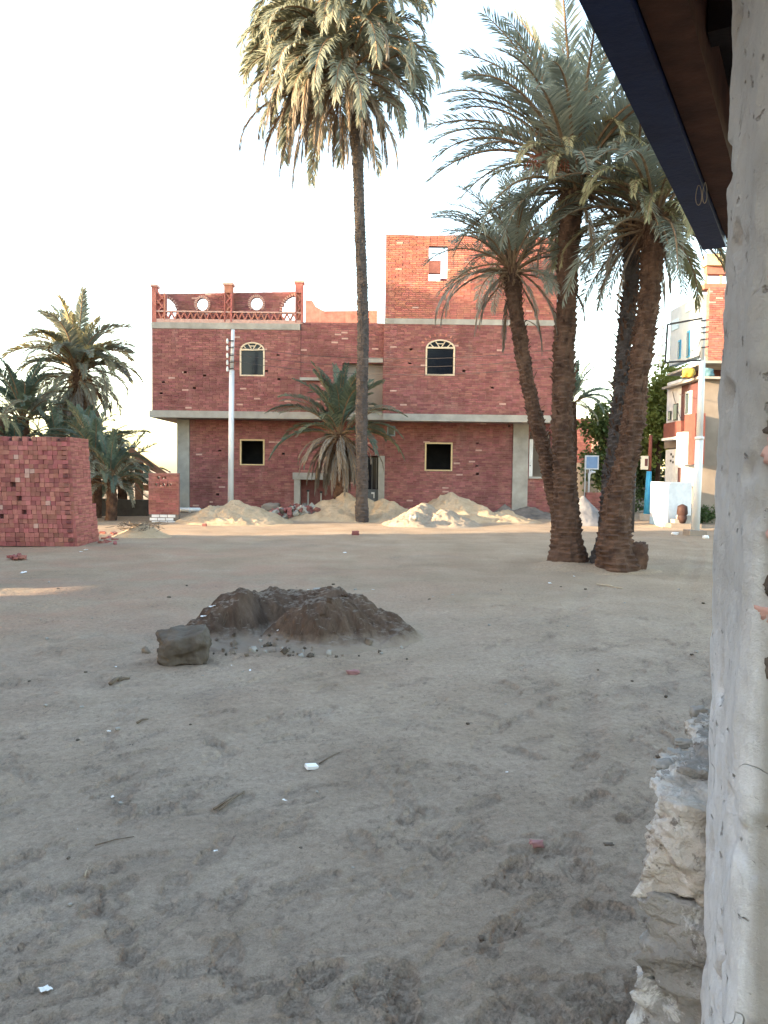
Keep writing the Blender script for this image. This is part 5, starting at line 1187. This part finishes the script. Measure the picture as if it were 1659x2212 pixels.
stick((462, 1750), (525, 1717), .006, 'stick', 'thicker of two dark sticks lying side by side in the dirt'); stick((474, 1752), (527, 1713), .004, 'stick', 'thinner of two dark sticks lying side by side in the dirt')
stick((690, 1647), (733, 1625), .004, 'stick', 'thin dark twig pointing away from the white tile')
stick((710, 1385), (772, 1394), .007, 'straw', 'pale bent twig at the foot of the mud mound')
stick((1290, 1262), (1345, 1272), .012, 'straw', 'pale straight twig lying before the palm clump')
stick((238, 1478), (262, 1462), .016, 'stick', 'short dark bark chip on the dirt left of the mound', 'bark chips'); stick((255, 1468), (280, 1463), .013, 'stick', 'short dark bark chip on the dirt left of the mound', 'bark chips')
stick((296, 1562), (320, 1554), .008, 'stick', 'short dark twig stub in the open dirt'); stick((1113, 2006), (1130, 1978), .004, 'stick', 'thin curled twig in the dirt near the rubble pillar'); stick((183, 1895), (190, 1878), .003, 'straw', 'tiny pale straw in the dirt'); stick((205, 1830), (290, 1808), .003, 'stick', 'long thin twig half sunk in the dirt')

# ------------------------------------------------------------------ porch: pillar, rubble stub wall, roof
HA = math.radians(28); UD = Vector((math.sin(HA), math.cos(HA), 0)); VD = Vector((math.cos(HA), -math.sin(HA), 0))
def plaster_mat():
    m, n, b = new_mat('pillar_plaster'); co = N(n, 'ShaderNodeNewGeometry').outputs['Position']; sep = N(n, 'ShaderNodeSeparateXYZ'); n.links.new(co, sep.inputs[0])
    base = ramp(n, noise(n, co, 5, 7, .65, .3), [(.25, (.29,.275,.245)), (.5, (.38,.36,.325)), (.78, (.46,.44,.40))])
    # whitewash left on the street face, worn away towards the porch side
    xx = math_(n, 'ADD', math_(n, 'MULTIPLY', sep.outputs[0], 1.0), math_(n, 'MULTIPLY', math_(n, 'SUBTRACT', noise(n, scaled(n, co, (1,1,.25)), 14, 6, .7), .5), .03))
    yy = math_(n, 'SUBTRACT', xx, math_(n, 'MULTIPLY', sep.outputs[1], .22)); wm = ramp(n, yy, [(.278, (1,1,1)), (.295, (0,0,0))])
    zz = math_(n, 'ADD', sep.outputs[2], math_(n, 'MULTIPLY', math_(n, 'SUBTRACT', noise(n, co, 3, 5), .5), .9)); zm = ramp(n, zz, [(1.25, (1,1,1)), (1.55, (.12,.12,.12))])
    zr = N(n, 'ShaderNodeMapRange'); zr.inputs[1].default_value = 1.15; zr.inputs[2].default_value = 1.75; zr.inputs[3].default_value = .9; zr.inputs[4].default_value = .12; n.links.new(zz, zr.inputs[0])
    c = mixc(n, math_(n, 'MULTIPLY', wm, zr.outputs[0]), base, ramp(n, noise(n, scaled(n, co, (1,1,.3)), 25, 7, .7), [(.3, (.56,.57,.57)), (.6, (.74,.75,.75))]))
    v = N(n, 'ShaderNodeTexVoronoi', feature='DISTANCE_TO_EDGE'); v.inputs['Scale'].default_value = 5.5
    dn = N(n, 'ShaderNodeVectorMath', operation='MULTIPLY_ADD'); tn = N(n, 'ShaderNodeTexNoise'); tn.inputs['Scale'].default_value = 9; n.links.new(co, tn.inputs['Vector']); n.links.new(tn.outputs['Color'], dn.inputs[0]); dn.inputs[1].default_value = (.16,.16,.16); n.links.new(scaled(n, co, (1.4,1.4,.55)), dn.inputs[2]); n.links.new(dn.outputs[0], v.inputs['Vector'])
    crack = math_(n, 'MULTIPLY', ramp(n, v.outputs['Distance'], [(0, (1,1,1)), (.006, (0,0,0))]), ramp(n, noise(n, co, 4, 4), [(.56, (0,0,0)), (.66, (1,1,1))]))
    c = mixc(n, math_(n, 'MULTIPLY', crack, .5), c, (.07,.06,.05))
    pit = ramp(n, noise(n, co, 45, 3, .5), [(.66, (0,0,0)), (.72, (1,1,1))]); c = mixc(n, math_(n, 'MULTIPLY', pit, .5), c, (.16,.13,.11))
    n.links.new(c, b.inputs['Base Color']); b.inputs['Roughness'].default_value = .95; b.inputs['Specular IOR Level'].default_value = .1
    h = math_(n, 'SUBTRACT', noise(n, co, 40, 9, .75), math_(n, 'ADD', crack, pit)); bump(n, b, h, .009, 1); return m
M['plaster'] = plaster_mat()
def pillar():
    # corner nearest the viewer, then the street face running away from it
    Cn = gr(1607, 1500, 0)*0; Yn = 1.10; Xn = at(1606, 1400, Yn).x; Yf = 1.40; Xf = at(1532, 1400, Yf).x
    a = Vector((Xn, Yn, 0)); bq = Vector((Xf, Yf, 0)); d = (bq-a).normalized(); nr = Vector((d.y, -d.x, 0)); w_ = .34
    cs = []; pts = [a, bq, bq+nr*w_, a+nr*w_]; per = []
    for i in range(4):
        p, q_ = pts[i], pts[(i+1) % 4]; k = 46 if i in (0, 3) else 12
        for j in range(k): per.append(p.lerp(q_, j/k))
    cen = sum(pts, Vector())/4; z0, z1, nr_ = -.15, 3.9, 460; mb = MB(); P = thing('porch_pillar', 'worn plastered porch pillar with whitewashed street face', 'pillar', (cen.x, cen.y, 0))
    for i in range(nr_+1):
        z = z0+(z1-z0)*i/nr_
        for p in per:
            q_ = p.copy()
            for c_ in pts:                                   # round the arrises
                dd = (q_-c_).length
                if dd < .03: q_ = q_+(cen-q_).normalized()*(.03-dd)*.45
            o_ = (q_-cen).normalized(); s = .0055*n3((q_.x*6, q_.y*6, z*2.2), 1, 4)+.005*n3((q_.x*24, q_.y*24, z*16), 1, 3)
            e = n3((q_.x*9+5, q_.y*9, z*7), 1, 3)
            if e > .38: s -= .012*min(1, (e-.38)*6)
            q_ = q_+o_*s; mb.v.append((q_.x-cen.x, q_.y-cen.y, z))
    k = len(per)
    for i in range(nr_):
        for j in range(k): a_ = i*k+j; b_ = i*k+(j+1) % k; mb.f.append((a_, a_+k, b_+k, b_)); mb.m.append(0)
    mb.f.append(tuple(nr_*k+j for j in range(k))); mb.m.append(0)
    link('shaft', mb.mesh('shaft', M['plaster'], None, True), P)
    r = random.Random(3)                                      # brick stubs showing where the plaster fell off
    for j in range(22):
        z = 1.35+j*.055+r.uniform(-.02,.02); m_ = rough_mesh('exposed_brick', .020, .018, .017, M['pale_brick'] if j % 2 else M['rock'], j, 6, .35, .25); p = a+nr*(.044+r.uniform(-.004, .008))-d*-.010
        o = link('exposed_brick', m_, P, loc=Vector((p.x, p.y, z))-ORG[P.name]); o.rotation_euler = (0, r.uniform(-.3,.3), r.uniform(-.3,.3))
    return P
pillar()
rw = thing('rubble_wall', 'broken low rubble stone wall with white plaster edge behind the pillar', 'wall', (.66, 1.62, 0))
def rstone(name, pos, s, mat, seed, amp=.12, rn=.25, n=14, rz=0.0, rx=0.0): o = link(name, rough_mesh(name, *s, mat, seed, n, rn, amp, 1.7, True, .055), rw, loc=Vector(pos)-ORG[rw.name]); o.rotation_euler = (rx, 0, rz); return o
M['lime'] = mk('pale_limestone', (.36,.315,.265), (.62,.58,.53), 11, .95, .03, 26, detail=8)
M['greyplas'] = mk('grey_rubble_plaster', (.19,.178,.16), (.36,.342,.315), 10, .95, .03, 26, detail=8)
M['wwash_'] = mk('flaking_whitewash', (.50,.47,.43), (.72,.71,.69), 14, .95, .014, 35, detail=8)
def limewash(m_):                       # remains of whitewash and dark holes on the broken stones
    n = m_.node_tree; b = n.nodes['Principled BSDF']; src = b.inputs['Base Color'].links[0].from_socket; co = N(n, 'ShaderNodeNewGeometry').outputs['Position']
    sep = N(n, 'ShaderNodeSeparateXYZ'); n.links.new(co, sep.inputs[0]); side = math_(n, 'SUBTRACT', math_(n, 'MULTIPLY', sep.outputs[1], .58), math_(n, 'MULTIPLY', sep.outputs[0], .81))
    edge = N(n, 'ShaderNodeMapRange'); edge.inputs[1].default_value = .40; edge.inputs[2].default_value = .47; edge.inputs[3].default_value = .0; edge.inputs[4].default_value = .14; n.links.new(side, edge.inputs[0])
    f = ramp(n, math_(n, 'ADD', noise(n, co, 16, 6, .7, .5), edge.outputs[0]), [(.57, (0,0,0)), (.64, (1,1,1))])
    c = mixc(n, math_(n, 'MULTIPLY', f, .75), src, (.60,.59,.56)); h = ramp(n, noise(n, co, 34, 4, .6), [(.30, (1,1,1)), (.37, (0,0,0))]); c = mixc(n, math_(n, 'MULTIPLY', h, .75), c, (.08,.065,.055))
    n.links.new(c, b.inputs['Base Color'])
limewash(M['lime']); limewash(M['greyplas'])
zf = lambda py, Y: at(1450, py, Y).z
rz_ = -.62; wd_ = Vector((.58, .81, 0)); wn_ = Vector((.81, -.58, 0)); W0 = Vector((.503, 1.478, 0))   # near street-side corner of the broken wall
def wpos(u, v, z): return tuple(W0+wd_*u+wn_*v+Vector((0,0,z)))
rstone('stone', wpos(.085, .125, .905), (.13, .10, .092), M['lime'], 1, .14, .22, 40, rz_)
rstone('stone', wpos(.10, .125, .735), (.125, .115, .085), M['greyplas'], 3, .11, .2, 34, rz_+.05)
rstone('stone', wpos(.095, .13, .57), (.132, .115, .085), M['greyplas'], 5, .12, .2, 34, rz_-.04)
rstone('stone', wpos(.10, .125, .41), (.128, .12, .085), M['greyplas'], 6, .09, .18, 18, rz_)
rstone('footing', wpos(.13, .13, .13), (.135, .15, .22), M['greyplas'], 8, .06, .1, 14, rz_)
rstone('rubble_core', wpos(.30, .135, .915), (.135, .15, .105), M['greyplas'], 11, .16, .35, 36, rz_, .03)
rstone('rubble_core', wpos(.52, .14, .90), (.14, .16, .11), M['greyplas'], 14, .12, .35, 20, rz_)
rstone('footing', wpos(.42, .14, .38), (.135, .27, .46), M['greyplas'], 15, .04, .1, 12, rz_)
r = random.Random(8)
for i in range(60):                                           # stones of the broken top
    t = r.random(); Y = 1.56+t*.34; px0 = 1398+t*112; px = px0+r.random()*(1545-px0); p = at(px, 1700-t*165, Y)
    rstone('rubble_stone', (p.x, p.y, p.z-.010), (r.uniform(.010,.026), r.uniform(.010,.024), r.uniform(.008,.018)), M['slab_stone'] if r.random() < .6 else M['lime'], 50+i, .25, .6, 7)
# roof over the porch
ZU = 2.6; A0 = gr(1250, 0, ZU); B0 = gr(1518, 540, ZU); ud = (B0-A0).normalized(); vd = Vector((ud.y, -ud.x, 0)); S0 = A0-ud*1.5
wB = (gr(1361, 0, ZU)-A0).dot(vd); Ltot = (B0-S0).length
pr = thing('porch_roof', 'dark wooden porch roof with a blue painted edge beam', 'roof', (S0.x, S0.y, ZU))
M['navy'] = mk('navy_blue_paint', (.003,.009,.045), (.006,.018,.07), 7, .55, .002, 30)
M['beam'] = mk('brown_beam', (.055,.022,.012), (.11,.042,.022), 8, .8, .004, 30)
M['ceil'] = mk('shaded_planks', (.012,.008,.008), (.030,.018,.014), 6, .9, .004, 30)  # near-black planks, shade under the roof put into the colour
def rbox(name, v0, v1, z0, z1, mat, u0=0.0, u1=None, parent=None):
    u1 = Ltot if u1 is None else u1; c = S0+ud*(u0+u1)/2+vd*(v0+v1)/2; return part(name, MB().obox((c.x, c.y, (z0+z1)/2), ud*(u1-u0)/2, vd*(v1-v0)/2, Vector((0,0,(z1-z0)/2))), M[mat], parent or pr)
rbox('edge_beam', 0, wB, ZU, ZU+.22, 'navy'); rbox('inner_beam', wB+.004, wB+.10, ZU+.025, ZU+.2, 'beam', 0, Ltot-.05)
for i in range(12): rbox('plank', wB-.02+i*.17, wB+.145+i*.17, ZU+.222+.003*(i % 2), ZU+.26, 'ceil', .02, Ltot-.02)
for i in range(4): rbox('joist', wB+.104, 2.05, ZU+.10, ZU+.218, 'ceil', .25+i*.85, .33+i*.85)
wire_c = at(1509, 408, 2.9); lp_ = MB(); c = gr(1510, 400, ZU)
for k_, (rx_, off) in enumerate(((.012, 0), (.009, .013))):
    lp_.tube([Vector((c.x+off+rx_*math.sin(t)*(.4+.6*math.sin(t/2)), c.y-.02*k_, ZU+.002-.07*(1-math.cos(t))/2-.0)) for t in [i*2*math.pi/20 for i in range(21)]], .0014, 4, cap=False)
solo('string_loop', lp_, M['straw'], (c.x, c.y, ZU), 'loose loop of string hanging from the porch edge beam', 'string')
# house behind the porch, at the viewer's back
bh_ = thing('porch_house', 'house wall behind the porch, at the back of the viewer', 'house', (S0.x, S0.y, 0)); cc = S0+ud*1.6+vd*2.85
part('wall', MB().obox((cc.x, cc.y, 1.6), ud*3.4, vd*.12, Vector((0,0,1.75))), M['white_paint'], bh_)
